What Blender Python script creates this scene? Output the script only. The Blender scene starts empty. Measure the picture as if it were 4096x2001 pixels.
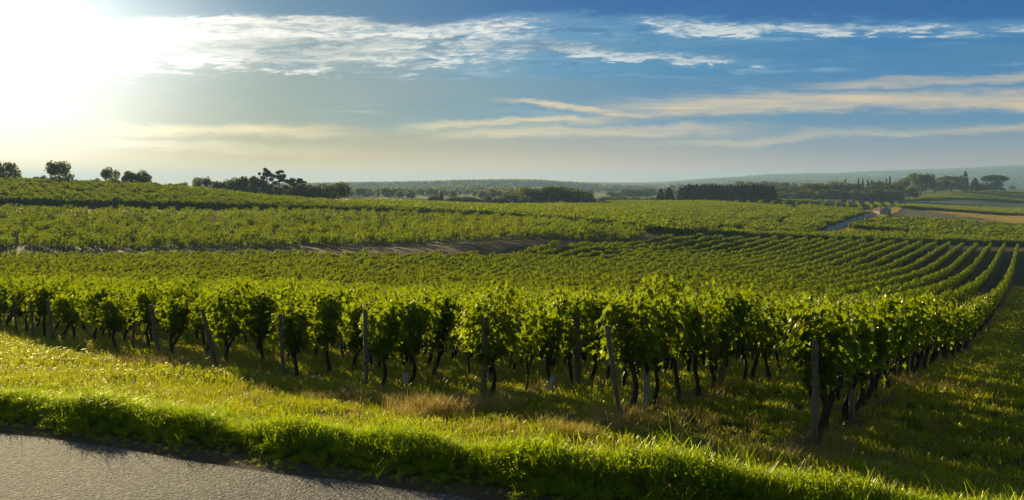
import bpy, math, random
import numpy as np

# ------------------------------------------------------------------ camera, sky, sun
SC = bpy.context.scene
COL = SC.collection
EYE = 3.3                       # eye height above the asphalt lane
F = 1000.0                      # focal length in pixels of a 1024 px wide picture
PITCH = math.radians(3.72)
CP, SP = math.cos(PITCH), math.sin(PITCH)

cam_d = bpy.data.cameras.new('camera')
cam = bpy.data.objects.new('camera', cam_d)
COL.objects.link(cam)
cam.location = (0, 0, EYE)
cam.rotation_euler = (math.radians(90) - PITCH, 0, 0)
cam_d.sensor_width = 36.0
cam_d.lens = 36.0 * F / 1024.0
cam_d.clip_end = 40000.0
SC.camera = cam

SUN_AZ = math.radians(-26.5)    # left of straight ahead
SUN_EL = math.radians(9.0)
SUN_DIR = (math.sin(SUN_AZ) * math.cos(SUN_EL), math.cos(SUN_AZ) * math.cos(SUN_EL), math.sin(SUN_EL))

sun_d = bpy.data.lights.new('sun', 'SUN')
sun_d.energy = 5.0
sun_d.angle = math.radians(0.6)
sun_d.color = (1.0, 0.81, 0.45)
sun = bpy.data.objects.new('sun', sun_d)
COL.objects.link(sun)
sun.location = (-60, 100, 60)
sun.rotation_euler = (math.pi / 2 - SUN_EL, 0, math.pi - SUN_AZ)

SC.view_settings.view_transform = 'Standard'
SC.view_settings.look = 'None'
SC.view_settings.exposure = 0.87
SC.view_settings.gamma = 1.0
SC.cycles.use_denoising = True
SC.cycles.denoising_prefilter = 'ACCURATE'
SC.cycles.use_adaptive_sampling = False
SC.cycles.max_bounces = 6
SC.cycles.diffuse_bounces = 3
SC.cycles.glossy_bounces = 2
SC.cycles.transmission_bounces = 4
SC.cycles.volume_bounces = 1
SC.cycles.sample_clamp_indirect = 6.0
SC.cycles.caustics_reflective = False
SC.cycles.caustics_refractive = False


class E:
    """A tiny expression layer over shader math nodes."""
    nt = None

    def __init__(self, s):
        self.s = s

    @staticmethod
    def math(op, *a, clamp=False):
        n = E.nt.nodes.new('ShaderNodeMath')
        n.operation = op
        n.use_clamp = clamp
        for i, x in enumerate(a):
            if isinstance(x, E):
                E.nt.links.new(x.s, n.inputs[i])
            else:
                n.inputs[i].default_value = float(x)
        return E(n.outputs[0])

    def __add__(self, o): return E.math('ADD', self, o)
    __radd__ = __add__
    def __sub__(self, o): return E.math('SUBTRACT', self, o)
    def __rsub__(self, o): return E.math('SUBTRACT', o, self)
    def __mul__(self, o): return E.math('MULTIPLY', self, o)
    __rmul__ = __mul__
    def __truediv__(self, o): return E.math('DIVIDE', self, o)
    def abs(self): return E.math('ABSOLUTE', self)
    def pow(self, p): return E.math('POWER', self, p)
    def clamp(self): return E.math('ADD', self, 0.0, clamp=True)

    def step(self, a, b, lo=0.0, hi=1.0):
        n = E.nt.nodes.new('ShaderNodeMapRange')
        n.interpolation_type = 'SMOOTHSTEP'
        E.nt.links.new(self.s, n.inputs[0])
        for i, v in enumerate((a, b, lo, hi)):
            n.inputs[i + 1].default_value = v
        return E(n.outputs[0])


def lk(a, b):
    E.nt.links.new(a.s if isinstance(a, E) else a, b)


def vec(x, y, z=0.0):
    n = E.nt.nodes.new('ShaderNodeCombineXYZ')
    for i, v in enumerate((x, y, z)):
        if isinstance(v, E):
            lk(v, n.inputs[i])
        else:
            n.inputs[i].default_value = v
    return n.outputs[0]


def noise(v, scale, detail=4.0, rough=0.55, dist=0.0):
    n = E.nt.nodes.new('ShaderNodeTexNoise')
    if v is not None:
        lk(v, n.inputs['Vector'])
    n.inputs['Scale'].default_value = scale
    n.inputs['Detail'].default_value = detail
    n.inputs['Roughness'].default_value = rough
    n.inputs['Distortion'].default_value = dist
    return E(n.outputs[0])


def mixc(fac, a, b, blend='MIX'):
    n = E.nt.nodes.new('ShaderNodeMix')
    n.data_type = 'RGBA'
    n.blend_type = blend
    n.clamp_result = False
    if isinstance(fac, E): lk(fac, n.inputs[0])
    else: n.inputs[0].default_value = fac
    for s, i in ((a, 6), (b, 7)):
        if isinstance(s, tuple): n.inputs[i].default_value = (*s[:3], 1)
        else: lk(s, n.inputs[i])
    return n.outputs[2]


def ramp(fac, stops):
    n = E.nt.nodes.new('ShaderNodeValToRGB')
    el = n.color_ramp.elements
    while len(el) < len(stops):
        el.new(0.5)
    for e, (p, c) in zip(el, stops):
        e.position = p
        e.color = (*c, 1)
    lk(fac, n.inputs[0])
    return n.outputs[0]


def azel(px, py):
    a = math.atan((px - 512) / F)
    return math.degrees(a), math.degrees(math.atan((185 - py) / F * math.cos(a)))


def build_world():
    w = bpy.data.worlds.new('World')
    SC.world = w
    w.use_nodes = True
    nt = w.node_tree
    nt.nodes.clear()
    E.nt = nt
    out = nt.nodes.new('ShaderNodeOutputWorld')
    bg = nt.nodes.new('ShaderNodeBackground')
    nt.links.new(bg.outputs[0], out.inputs[0])
    tc = nt.nodes.new('ShaderNodeTexCoord')
    sp = nt.nodes.new('ShaderNodeSeparateXYZ')
    nt.links.new(tc.outputs['Generated'], sp.inputs[0])
    x, y, z = (E(o) for o in sp.outputs)
    az = E.math('ARCTAN2', x, y) * 57.29578
    el = E.math('ARCSINE', z) * 57.29578
    # physically based sky, used for the whole dome and graded towards the photograph's morning colours
    sky = nt.nodes.new('ShaderNodeTexSky')
    sky.sky_type = 'NISHITA'
    sky.sun_disc = False
    sky.sun_elevation = SUN_EL
    sky.sun_rotation = SUN_AZ
    sky.air_density = 1.0
    sky.dust_density = 1.2
    sky.ozone_density = 2.0
    e = (el / 12.0).clamp()
    k = 1 / 12.0
    right = ramp(e, [(0, (.70, .26, .20)), (2 * k, (.22, .27, .36)), (4 * k, (.08, .27, .46)), (6 * k, (.02, .20, .46)), (8.3 * k, (.0, .175, .45)), (10.2 * k, (.0, .125, .40))])
    mid = ramp(e, [(0, (1.5, .62, .12)), (1 * k, (.90, .48, .20)), (2 * k, (.48, .37, .25)), (4 * k, (.12, .33, .44)), (6 * k, (.05, .28, .50)), (8.3 * k, (.02, .26, .50)), (10.2 * k, (.0, .14, .43))])
    left = ramp(e, [(0, (1.6, .66, .02)), (1 * k, (1.05, .56, .06)), (2 * k, (.58, .40, .14)), (3.3 * k, (.38, .38, .24)), (5.5 * k, (.20, .28, .27)), (8.3 * k, (.28, .41, .46)), (10.2 * k, (.06, .22, .40))])
    c = mixc(az.step(-14, 4), left, mid)
    c = mixc(az.step(-2, 20), c, right)
    # ---- clouds (all in azimuth / elevation of the dome)
    e2 = el / E.math('COSINE', az * 0.01745329)
    warp = noise(vec(az * 0.085, e2 * 0.30, 3.1), 1.0, 4, 0.55)
    big = noise(vec(az * 0.13, e2 * 0.55, 0.4), 1.0, 5, 0.6, 0.4)
    fine = noise(vec(az * 0.55 - e2 * 0.55, e2 * 2.9, 7.7), 1.0, 7, 0.66, 0.5)
    ripple = noise(vec(az * 1.25 - e2 * 1.9, e2 * 6.5, 1.3), 1.0, 5, 0.62, 0.35)
    tex = fine * 0.60 + ripple * 0.40
    elw = e2 + (warp - 0.5) * 2.0 + (fine - 0.5) * 1.6
    # high ragged altocumulus sheet, brightest toward the sun
    top = elw.step(9.7, 9.0)
    bot = elw.step(4.9, 7.8)
    sheet = top * bot * az.step(13.0, -6.0)
    st1 = ((elw - 8.95).abs()).step(0.75, 0.05) * az.step(3.0, 10.0) * az.step(34.0, 15.0, 0.5, 1.0)
    cen2 = 7.75 - (az - 0.0) * 0.062
    st2 = ((elw - cen2).abs()).step(0.55, 0.05) * az.step(-4.0, 3.0) * az.step(18.0, 10.0)
    st3 = ((elw - 8.3).abs()).step(0.7, 0.05) * az.step(-2.0, 5.0) * az.step(22.0, 9.0) * 0.55
    m1 = E.math('MAXIMUM', E.math('MAXIMUM', sheet, st3), E.math('MAXIMUM', st1, st2))
    d1 = tex + (m1 - 0.66) * 0.50 + (big - 0.5) * 0.30 + az.step(0.0, -20.0) * 0.10
    cov1 = d1.step(0.47, 0.68) * m1.step(0.0, 0.5)
    veil = (m1 * (big * 0.7 + fine * 0.6 - 0.22)).clamp() * 0.75
    c = mixc(veil, c, mixc(az.step(-20, 20), (.80, .84, .82), (.30, .48, .62)))
    ccol = mixc(az.step(-20, 24), (1.12, 1.08, .98), (.66, .72, .74))
    ccol = mixc(tex.step(0.56, 0.42) * 0.75, ccol, mixc(az.step(-16, 10), (.46, .54, .56), (.16, .33, .52)))
    c = mixc(cov1 * 0.95, c, ccol)
    # dark blue-grey ragged bank above the sheet
    dk = ((elw + az.step(-12, -6) * az.step(0, -6) * 0.5).step(9.2, 9.75) * (0.45 + big * 1.1)).clamp() * az.step(-19.5, -15.0)
    pt = noise(vec(az * 0.30, e2 * 1.3, 5.5), 1.0, 6, 0.66, 0.5).step(0.52, 0.66) * az.step(-19.0, -12.0) * e2.step(5.8, 7.0) * az.step(14, 0) * 0.85
    dcol = mixc(az.step(-17, 6), (.10, .25, .40), (.0, .11, .37))
    c = mixc((E.math('MAXIMUM', dk, pt)).clamp() * 0.95, c, dcol)
    # flat grey-blue band under it, soft mottling
    band = elw.step(3.0, 3.9) * elw.step(6.7, 5.3)
    bcol = mixc(az.step(-18, 12), (.30, .38, .33), (.035, .21, .45))
    c = mixc(band * (0.45 + big * 0.5) * az.step(-29, -9), c, bcol)
    # broad soft grey-blue layers and thin pale veils over the whole morning sky
    lay = noise(vec(az * 0.045, e2 * 0.85, 4.4), 1.0, 6, 0.6, 0.3)
    low = e2.step(9.5, 8.6)
    wisp = noise(vec(az * 0.22 - e2 * 0.35, e2 * 2.4, 6.1), 1.0, 7, 0.66, 0.5)
    c = mixc(low * lay.step(0.48, 0.64) * e2.step(2.2, 3.6) * az.step(-29, -8) * 0.60, c, mixc(az.step(-16, 16), (.32, .40, .39), (.05, .215, .41)))
    c = mixc(low * wisp.step(0.50, 0.72) * lay.step(0.62, 0.42) * e2.step(3.0, 5.0) * az.step(-24, -6) * 0.6, c, mixc(az.step(-16, 18), (.72, .76, .72), (.28, .46, .60)))
    # warm streaks near the horizon
    warp2 = noise(vec(az * 0.26, e2 * 0.8, 2.2), 1.0, 5, 0.6)
    els = e2 + (warp - 0.5) * 1.1 + (warp2 - 0.5) * 1.0 + (fine - 0.5) * 0.6

    def streak(px0, py0, px1, py1, half, a0, a1, a2, a3):
        (A0, E0), (A1, E1) = azel(px0, py0), azel(px1, py1)
        E0, E1 = E0 / math.cos(math.radians(A0)), E1 / math.cos(math.radians(A1))
        sl = (E1 - E0) / (A1 - A0)
        cen = (az - A0) * sl + E0
        f = [azel(p, 100)[0] for p in (a0, a1, a2, a3)]
        return ((els - cen).abs()).step(half, half * 0.1) * az.step(f[0], f[1]) * az.step(f[3], f[2])
    ww = noise(vec(az * 0.11 - e2 * 0.1, e2 * 3.0, 9.0), 1.0, 7, 0.66, 0.35)
    s = streak(120, 130, 360, 131, 0.50, 60, 150, 250, 400)
    s = E.math('MAXIMUM', s, streak(120, 146, 330, 150, 0.50, 60, 130, 230, 400) * 0.8)
    s = E.math('MAXIMUM', s, streak(490, 99, 690, 121, 0.30, 480, 540, 600, 700))
    s = E.math('MAXIMUM', s, streak(600, 110, 1024, 100, 0.85, 540, 700, 1100, 1200) * 0.85)
    s = E.math('MAXIMUM', s, streak(390, 126, 640, 118, 0.40, 380, 440, 560, 680) * 0.9)
    s = E.math('MAXIMUM', s, streak(450, 134, 760, 128, 0.45, 400, 500, 640, 800) * 0.8)
    s = E.math('MAXIMUM', s, streak(800, 88, 1024, 80, 0.45, 760, 880, 1100, 1200) * 0.6)
    s = E.math('MAXIMUM', s, streak(700, 142, 1024, 128, 0.4, 560, 760, 1100, 1200) * 0.5)
    s = s * (ww * 1.9 - 0.25).clamp() * (0.45 + fine * 0.95)
    wcol = mixc(az.step(-16, 10), (1.05, .84, .44), (.86, .66, .40))
    c = mixc((s * 1.2).clamp(), c, wcol)
    # aureole round the sun
    cosang = x * SUN_DIR[0] + y * SUN_DIR[1] + z * (SUN_DIR[2] - 0.045)
    ang = E.math('ARCCOSINE', E.math('MINIMUM', cosang, 0.99999)) * 57.29578
    g1 = (ang + (warp - 0.5) * 2.5).step(19.0, 1.0).pow(2.1)
    g2 = E.math('EXPONENT', ang * -0.13)
    c = mixc(1.0, c, mixc(g1, (0, 0, 0), (1.9, 1.9, 1.75)), 'ADD')
    c = mixc(1.0, c, mixc(g2, (0, 0, 0), (.26, .22, .14)), 'ADD')
    # blend with the physical sky
    skc = mixc(1.0, sky.outputs[0], (.15, .14, .115), 'MULTIPLY')
    inview = el.step(24, 13) * az.abs().step(75, 40)
    c = mixc(inview * 0.97 + 0.02, skc, c)
    lk(c, bg.inputs[0])
    bg.inputs[1].default_value = 0.51


build_world()

# ------------------------------------------------------------------ helpers
rng = np.random.default_rng(7)


def tag(o, label=None, cat=None, group=None, kind=None):
    if label: o['label'] = label
    if cat: o['category'] = cat
    if group: o['group'] = group
    if kind: o['kind'] = kind
    return o


def link(o, parent=None):
    COL.objects.link(o)
    if parent is not None:
        o.parent = parent
    return o


def empty(name, loc, rz=0.0, scale=1.0):
    o = bpy.data.objects.new(name, None)
    o.empty_display_size = 0.2
    o.location = loc
    o.rotation_euler = (0, 0, rz)
    o.scale = (scale,) * 3 if not isinstance(scale, tuple) else scale
    return link(o)


class MB:
    """Collects vertices and faces."""

    def __init__(self):
        self.v, self.f, self.m, self.n = [], [], [], 0
        self.tint = []

    def add(self, v, f, mi=0, tint=0.5):
        v = np.asarray(v, dtype=np.float64).reshape(-1, 3)
        self.v.append(v)
        for q in f:
            self.f.append(tuple(int(i) + self.n for i in q))
        self.m += [mi] * len(f)
        if np.isscalar(tint):
            self.tint += [tint] * len(f)
        else:
            self.tint += list(tint)
        self.n += len(v)

    def box(self, lo, hi, mi=0):
        (a, b, c), (d, e, g) = lo, hi
        v = [(a, b, c), (d, b, c), (d, e, c), (a, e, c), (a, b, g), (d, b, g), (d, e, g), (a, e, g)]
        self.add(v, [(3, 2, 1, 0), (4, 5, 6, 7), (0, 1, 5, 4), (1, 2, 6, 5), (2, 3, 7, 6), (3, 0, 4, 7)], mi)

    def tube(self, pts, rad, n=7, mi=0, cap=True, jit=0.0, r=None):
        pts = np.asarray(pts, float)
        rad = np.broadcast_to(np.asarray(rad, float), (len(pts),))
        rings = []
        for i, p in enumerate(pts):
            t = pts[min(i + 1, len(pts) - 1)] - pts[max(i - 1, 0)]
            t = t / (np.linalg.norm(t) + 1e-9)
            a = np.cross(t, (0, 1, 0.13)); a /= np.linalg.norm(a) + 1e-9
            b = np.cross(t, a)
            th = np.arange(n) * 2 * math.pi / n
            rr = rad[i] * (1 + (r.uniform(-jit, jit, n) if r is not None else 0))
            rings.append(p + np.outer(np.cos(th) * rr, a) + np.outer(np.sin(th) * rr, b))
        v = np.concatenate(rings)
        f = [(i * n + j, i * n + (j + 1) % n, (i + 1) * n + (j + 1) % n, (i + 1) * n + j) for i in range(len(pts) - 1) for j in range(n)]
        if cap:
            f.append(tuple(range(n))[::-1])
            f.append(tuple((len(pts) - 1) * n + j for j in range(n)))
        self.add(v, f, mi)

    def mesh(self, name, mats, smooth=False):
        me = bpy.data.meshes.new(name)
        v = np.concatenate(self.v)
        me.from_pydata(v.tolist(), [], self.f)
        for m in mats:
            me.materials.append(m)
        if len(mats) > 1:
            me.polygons.foreach_set('material_index', np.array(self.m, dtype=np.int32))
        a = me.attributes.new('tint', 'FLOAT', 'FACE')
        a.data.foreach_set('value', np.array(self.tint, dtype=np.float32))
        if smooth:
            me.polygons.foreach_set('use_smooth', np.ones(len(self.f), dtype=bool))
        me.update()
        return me


def obj(name, me, parent=None):
    return link(bpy.data.objects.new(name, me), parent)


# ------------------------------------------------------------------ materials
def material(name):
    m = bpy.data.materials.new(name)
    m.use_nodes = True
    nt = m.node_tree
    nt.nodes.clear()
    E.nt = nt
    out = nt.nodes.new('ShaderNodeOutputMaterial')
    return m, nt, out


def attr(name, vec_=False):
    n = E.nt.nodes.new('ShaderNodeAttribute')
    n.attribute_name = name
    return n.outputs['Color'] if vec_ else E(n.outputs['Fac'])


def objrand():
    n = E.nt.nodes.new('ShaderNodeObjectInfo')
    return E(n.outputs['Random'])


def position():
    n = E.nt.nodes.new('ShaderNodeNewGeometry')
    return n.outputs['Position']


def leaf_material(name, dark, mid, pale, trans, tfac=0.45, gloss=0.05, rough=0.4, pscale=0.25, dry=None):
    m, nt, out = material(name)
    t = attr('tint')
    r = objrand()
    p = noise(position(), pscale, 3, 0.5)
    f = (t * 0.55 + r * 0.35 + (p - 0.5) * 1.1 + 0.05).clamp()
    col = ramp(f, [(0.0, dark), (0.5, mid), (1.0, pale)])
    tcol = mixc(0.55, trans, mixc(f, tuple(c * 0.75 for c in trans), tuple(min(1, c * 1.35) for c in trans)))
    if dry:
        d = (t - 0.93).step(0, 0.05)
        col = mixc(d, col, dry)
    a = nt.nodes.new('ShaderNodeBsdfDiffuse'); lk(col, a.inputs[0])
    b = nt.nodes.new('ShaderNodeBsdfTranslucent'); lk(tcol, b.inputs[0])
    mx = nt.nodes.new('ShaderNodeMixShader'); mx.inputs[0].default_value = tfac
    lk(a.outputs[0], mx.inputs[1]); lk(b.outputs[0], mx.inputs[2])
    g = nt.nodes.new('ShaderNodeBsdfGlossy'); g.inputs['Roughness'].default_value = rough
    g.inputs[0].default_value = (.9, .88, .6, 1)
    fr = nt.nodes.new('ShaderNodeFresnel'); fr.inputs[0].default_value = 1.38
    fx = (E(fr.outputs[0]) * gloss * 4.0).clamp()
    mx2 = nt.nodes.new('ShaderNodeMixShader'); lk(fx, mx2.inputs[0])
    lk(mx.outputs[0], mx2.inputs[1]); lk(g.outputs[0], mx2.inputs[2])
    lk(mx2.outputs[0], out.inputs[0])
    return m


def simple(name, c0, c1, scale=6.0, rough=0.85, stretch=(1, 1, 1), bump=0.0, obj_space=True):
    m, nt, out = material(name)
    if obj_space:
        tc = nt.nodes.new('ShaderNodeTexCoord')
        src = tc.outputs['Object']
    else:
        src = position()
    mp = nt.nodes.new('ShaderNodeMapping')
    mp.inputs['Scale'].default_value = stretch
    lk(src, mp.inputs[0])
    n = noise(mp.outputs[0], scale, 5, 0.6)
    col = mixc(n.step(0.3, 0.7), c0, c1)
    b = nt.nodes.new('ShaderNodeBsdfPrincipled')
    lk(col, b.inputs['Base Color'])
    b.inputs['Roughness'].default_value = rough
    b.inputs['Specular IOR Level'].default_value = 0.25
    if bump:
        bp = nt.nodes.new('ShaderNodeBump')
        bp.inputs['Strength'].default_value = bump
        bp.inputs['Distance'].default_value = 0.02
        lk(n, bp.inputs['Height'])
        lk(bp.outputs[0], b.inputs['Normal'])
    lk(b.outputs[0], out.inputs[0])
    return m


M = {}
M['vine'] = leaf_material('vine_leaves', (.012, .032, .002), (.026, .062, .003), (.062, .100, .005), (.40, .51, .007), 0.38, 0.035, 0.38, 0.35, dry=(.22, .08, .012))
M['vine_far'] = leaf_material('vine_leaves_far', (.014, .036, .002), (.030, .068, .003), (.068, .106, .005), (.44, .53, .007), 0.38, 0.015, 0.45, 0.03)
M['bark'] = simple('vine_bark', (.018, .013, .009), (.06, .045, .03), 9, 0.95, (1, 1, .35), 0.8)
M['grape'] = simple('grape_skin', (.010, .006, .014), (.022, .012, .028), 20, 0.45)
M['wood'] = simple('post_wood', (.09, .068, .045), (.21, .165, .115), 7, 0.9, (6, 6, .5), 0.5)
M['concrete'] = simple('post_concrete', (.20, .18, .14), (.33, .29, .23), 9, 0.9, (3, 3, 1), 0.3)
M['wire'] = simple('wire_steel', (.22, .2, .17), (.3, .28, .24), 30, 0.5)
M['tubewhite'] = simple('plastic_white', (.36, .34, .29), (.46, .44, .38), 12, 0.5)
M['grass'] = leaf_material('grass_blades', (.030, .066, .002), (.074, .116, .004), (.14, .145, .008), (.52, .54, .006), 0.48, 0.02, 0.38, 0.45)
M['verge'] = leaf_material('verge_blades', (.026, .058, .002), (.055, .098, .003), (.095, .13, .005), (.52, .68, .006), 0.5, 0.02, 0.38, 0.8)
M['dry'] = leaf_material('dry_grass_blades', (.13, .085, .02), (.25, .17, .045), (.36, .27, .09), (.52, .38, .09), 0.4, 0.03, 0.5, 0.7)
M['tree'] = leaf_material('tree_leaves', (.016, .030, .006), (.030, .052, .008), (.052, .078, .010), (.24, .25, .014), 0.38, 0.03, 0.6, 0.02)
M['tree_pale'] = leaf_material('tree_leaves_pale', (.03, .06, .010), (.05, .09, .015), (.09, .13, .015), (.26, .34, .02), 0.4, 0.03, 0.6, 0.02)
M['pine'] = leaf_material('pine_needles', (.008, .022, .009), (.016, .035, .012), (.028, .05, .016), (.04, .07, .012), 0.22, 0.02, 0.6, 0.02)
M['treebark'] = simple('tree_bark', (.03, .022, .016), (.08, .058, .042), 2, 0.95, (1, 1, .3))
M['stone'] = simple('hut_stone', (.30, .26, .20), (.46, .41, .33), 2.2, 0.9, (1, 1, 1.5), 0.3)
M['tile'] = simple('roof_tile', (.13, .07, .048), (.22, .13, .095), 3.0, 0.9, (1, 1, 1), 0.3)
M['darkwood'] = simple('dark_door_wood', (.03, .022, .016), (.07, .05, .035), 4, 0.8)
M['tower'] = simple('tower_concrete', (.3, .3, .3), (.4, .4, .4), .1, 0.9)

# ------------------------------------------------------------------ terrain heights
def zimg(y, d):
    """height relative to the eye of the point at depth d seen at picture row y"""
    t = (250.0 - y) / F
    return d * (-SP + t * CP) / (CP + t * SP)


def pix(px, py, d):
    """world point at depth d seen at picture position px, py"""
    t = (250.0 - py) / F
    yy = CP + t * SP
    return np.array([(px - 512) / F / yy * d, d, d * (-SP + t * CP) / yy + EYE])


RA, RB = 10.12, -0.445          # road edge: y = RA + RB x


def edge_depth(c):
    return RA / (1 - RB * c)


COLS = {
    0: [(41.4, 328), (60, 312), (100, 285), (128, 268), (140, 259), (146, 254.5), (150, 252), (190, 228), (238, 207), (246, 205), (290, 193), (330, 184.5), (350, 184), (500, 190), (900, 195), (1500, 194), (2500, 190), (5000, 187)],
    157: [(28.2, 360), (40, 337), (60, 316), (100, 289), (136, 266), (146, 257.5), (152, 254), (157, 252), (200, 231), (255, 210), (262, 208.5), (300, 198), (340, 190.5), (360, 190), (500, 194), (900, 196), (1500, 195), (2500, 188), (5000, 186)],
    281: [(23.2, 380), (40, 337), (60, 319), (100, 290), (142, 265), (150, 259), (160, 253), (167, 250), (220, 227), (270, 211.5), (278, 210.5), (310, 205), (335, 202), (360, 201.5), (450, 203), (900, 198), (1500, 195), (2400, 188), (3500, 189), (5000, 188)],
    400: [(19.8, 398), (40, 343), (60, 323), (100, 296), (130, 278), (152, 264), (160, 257.5), (172, 248.5), (180, 246.5), (230, 230), (285, 214.5), (300, 213.5), (380, 208), (450, 204.5), (470, 204), (600, 206), (900, 199), (1500, 195), (2400, 186.5), (3500, 187.5), (5000, 187.5)],
    512: [(18.2, 405), (40, 346), (60, 325), (100, 299), (140, 277), (165, 264), (172, 258), (187, 242), (195, 240), (250, 226), (290, 219), (400, 212), (520, 207.5), (545, 207), (700, 207), (1000, 199), (1500, 194), (2400, 184.5), (3500, 185.5), (5000, 186.5)],
    640: [(16, 420), (38, 353), (60, 328), (100, 301), (150, 275.5), (188, 259.5), (214, 249), (225, 240.5), (235, 236.5), (245, 232), (330, 220), (450, 210), (600, 203.5), (620, 203.5), (800, 205), (1100, 199), (1600, 194), (2400, 190), (3500, 187), (4500, 185.5), (6000, 186)],
    768: [(14.6, 440), (20, 397), (38, 356), (60, 330), (100, 304), (150, 281.5), (180, 270.5), (210, 260), (255, 243), (268, 240), (285, 238), (340, 228), (450, 214), (560, 206), (650, 202), (700, 202), (900, 200), (1500, 193), (2500, 186), (4000, 178), (4600, 177.5), (6000, 180)],
    850: [(14.1, 449), (20, 397), (38, 357), (60, 331), (100, 305), (150, 282.5), (180, 271.5), (260, 245), (272, 243), (290, 241), (340, 231), (420, 220), (500, 213.5), (600, 208), (700, 205), (850, 203), (1000, 201), (1500, 193), (2500, 186), (4200, 175.5), (4800, 175), (6000, 178)],
    900: [(14, 452), (20, 396), (38, 358), (50, 345), (60, 332), (75, 320), (100, 306), (150, 284), (180, 273.5), (262, 247), (273, 245), (290, 243), (340, 233), (420, 223), (500, 216), (570, 211.5), (650, 208), (800, 204.5), (950, 201.5), (1100, 198), (1500, 192), (2500, 185), (4200, 174), (4800, 173), (6000, 176)],
    960: [(14, 453), (20, 396), (38, 359), (50, 347), (60, 333.5), (75, 321.5), (100, 307.5), (150, 286), (180, 275.5), (265, 249), (275, 247.5), (290, 245), (340, 236), (480, 221), (640, 213), (800, 208), (1000, 199.5), (1280, 191.5), (1330, 191), (1600, 193), (2500, 186), (4200, 172), (4800, 171), (6000, 174)],
    1024: [(14, 454), (20, 397), (38, 360), (50, 348), (60, 334), (75, 322.5), (100, 308.5), (150, 287), (180, 276.5), (268, 250.5), (278, 249), (290, 247.5), (340, 240), (480, 226), (640, 217.5), (800, 211), (1000, 203.5), (1280, 193), (1330, 192.5), (1700, 194), (2500, 186), (4200, 169), (4800, 168), (6000, 171)],
}
POLAR = {
    -180: [(1, -3.31), (30, -3.3), (300, -5), (15000, -10)],
    -90: [(15, -3.32), (60, -4), (200, -5), (600, -3), (15000, -10)],
    -48: [(30, -3.33), (33, -3.6), (48, -5.5), (80, -8.5), (150, -9), (260, -4), (380, 1), (500, 0), (2000, -10), (15000, -10)],
    50: [(10.3, -3.32), (11.5, -3.36), (15, -3.9), (40, -6.8), (100, -12), (250, -17), (500, -20), (1000, -19), (4000, -10), (10800, 170), (15000, 150)],
    90: [(22.7, -3.32), (26, -3.4), (40, -4.4), (100, -8), (300, -12), (1000, -15), (9000, 40), (15000, 40)],
    180: [(1, -3.31), (30, -3.3), (300, -5), (15000, -10)],
}
LR = np.linspace(math.log(1.0), math.log(15500.0), 900)


def pchip(xs, ys, xq):
    xs, ys = np.asarray(xs, float), np.asarray(ys, float)
    h = np.diff(xs); dl = np.diff(ys) / h
    m = np.zeros_like(ys)
    m[0], m[-1] = dl[0], dl[-1]
    for i in range(1, len(xs) - 1):
        if dl[i - 1] * dl[i] > 0:
            w1, w2 = 2 * h[i] + h[i - 1], h[i] + 2 * h[i - 1]
            m[i] = (w1 + w2) / (w1 / dl[i - 1] + w2 / dl[i])
    xq = np.clip(xq, xs[0], xs[-1])
    i = np.clip(np.searchsorted(xs, xq) - 1, 0, len(xs) - 2)
    t = (xq - xs[i]) / h[i]
    return (ys[i] * (1 + 2 * t) * (1 - t) ** 2 + m[i] * h[i] * t * (1 - t) ** 2 + ys[i + 1] * t * t * (3 - 2 * t) + m[i + 1] * h[i] * t * t * (t - 1))


def profile(th, pts):
    xs = [0.0] + [math.log(p[0]) for p in pts] + [math.log(16500.0)]
    ys = [-EYE - .01] + [p[1] for p in pts] + [pts[-1][1]]
    return pchip(xs, ys, LR)


FAR = 1.7                      # the wooded ridges lie well beyond the valley fields
_prof = {}
for px, pts in COLS.items():
    c = (px - 512) / F
    th = math.atan(c)
    de = edge_depth(c)
    full = [(de / math.cos(th), -EYE - .01), ((de + 1.1) / math.cos(th), -EYE - .04)]
    full += [(q / math.cos(th), float(zimg(y, q))) for q, y in ((d * FAR if d >= 2000 else d, y) for d, y in pts)]
    _prof[math.degrees(th)] = profile(th, full)
for deg, pts in POLAR.items():
    _prof[float(deg)] = profile(math.radians(deg), pts)
_ths = np.array(sorted(_prof))
_tab = np.stack([_prof[t] for t in _ths])            # angle x radius
TH = np.linspace(-180, 180, 1441)
TAB = np.stack([pchip(_ths, _tab[:, j], TH) for j in range(len(LR))], axis=1)


def smooth01(x):
    x = np.clip(x, 0, 1)
    return x * x * (3 - 2 * x)


def ground(x, y):
    """terrain height (world z)"""
    x, y = np.asarray(x, float), np.asarray(y, float)
    th = np.degrees(np.arctan2(x, y))
    lr = np.log(np.maximum(np.hypot(x, y), 1.0))
    a = (th + 180) / 360 * (len(TH) - 1)
    b = (lr - LR[0]) / (LR[1] - LR[0])
    i = np.clip(a.astype(int), 0, len(TH) - 2); j = np.clip(b.astype(int), 0, len(LR) - 2)
    u = a - i; v = np.clip(b - j, 0, 1)
    z = TAB[i, j] * (1 - u) * (1 - v) + TAB[i + 1, j] * u * (1 - v) + TAB[i, j + 1] * (1 - u) * v + TAB[i + 1, j + 1] * u * v
    s = (y - RA - RB * x) / math.hypot(1, RB)
    w = smooth01((s - 0.05) / 1.4)
    amp = np.clip(.16 + .006 * x, .10, .18) * (np.hypot(x, y) < 60)
    z = (-EYE - .01) * (1 - w) + z * w + amp * np.exp(-((s - 1.15) / .50) ** 2)
    near = np.clip((s - 0.6) / 3, 0, 1) * np.clip(1 - np.hypot(x, y) / 140, 0, 1)
    z = z + near * (0.035 * np.sin(x * 1.7 + 0.6 * y) * np.sin(y * 1.3 - 0.4 * x) + 0.02 * np.sin(3.1 * x + y * 2.2))
    return z + EYE


def gpt(px, d):
    """ground point under picture column px at depth d"""
    x = (px - 512) / F * d
    return np.array([x, d, float(ground(x, d))])


def plan(pts):
    return np.array([((p - 512) / F * d, d) for p, d in pts])


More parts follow.
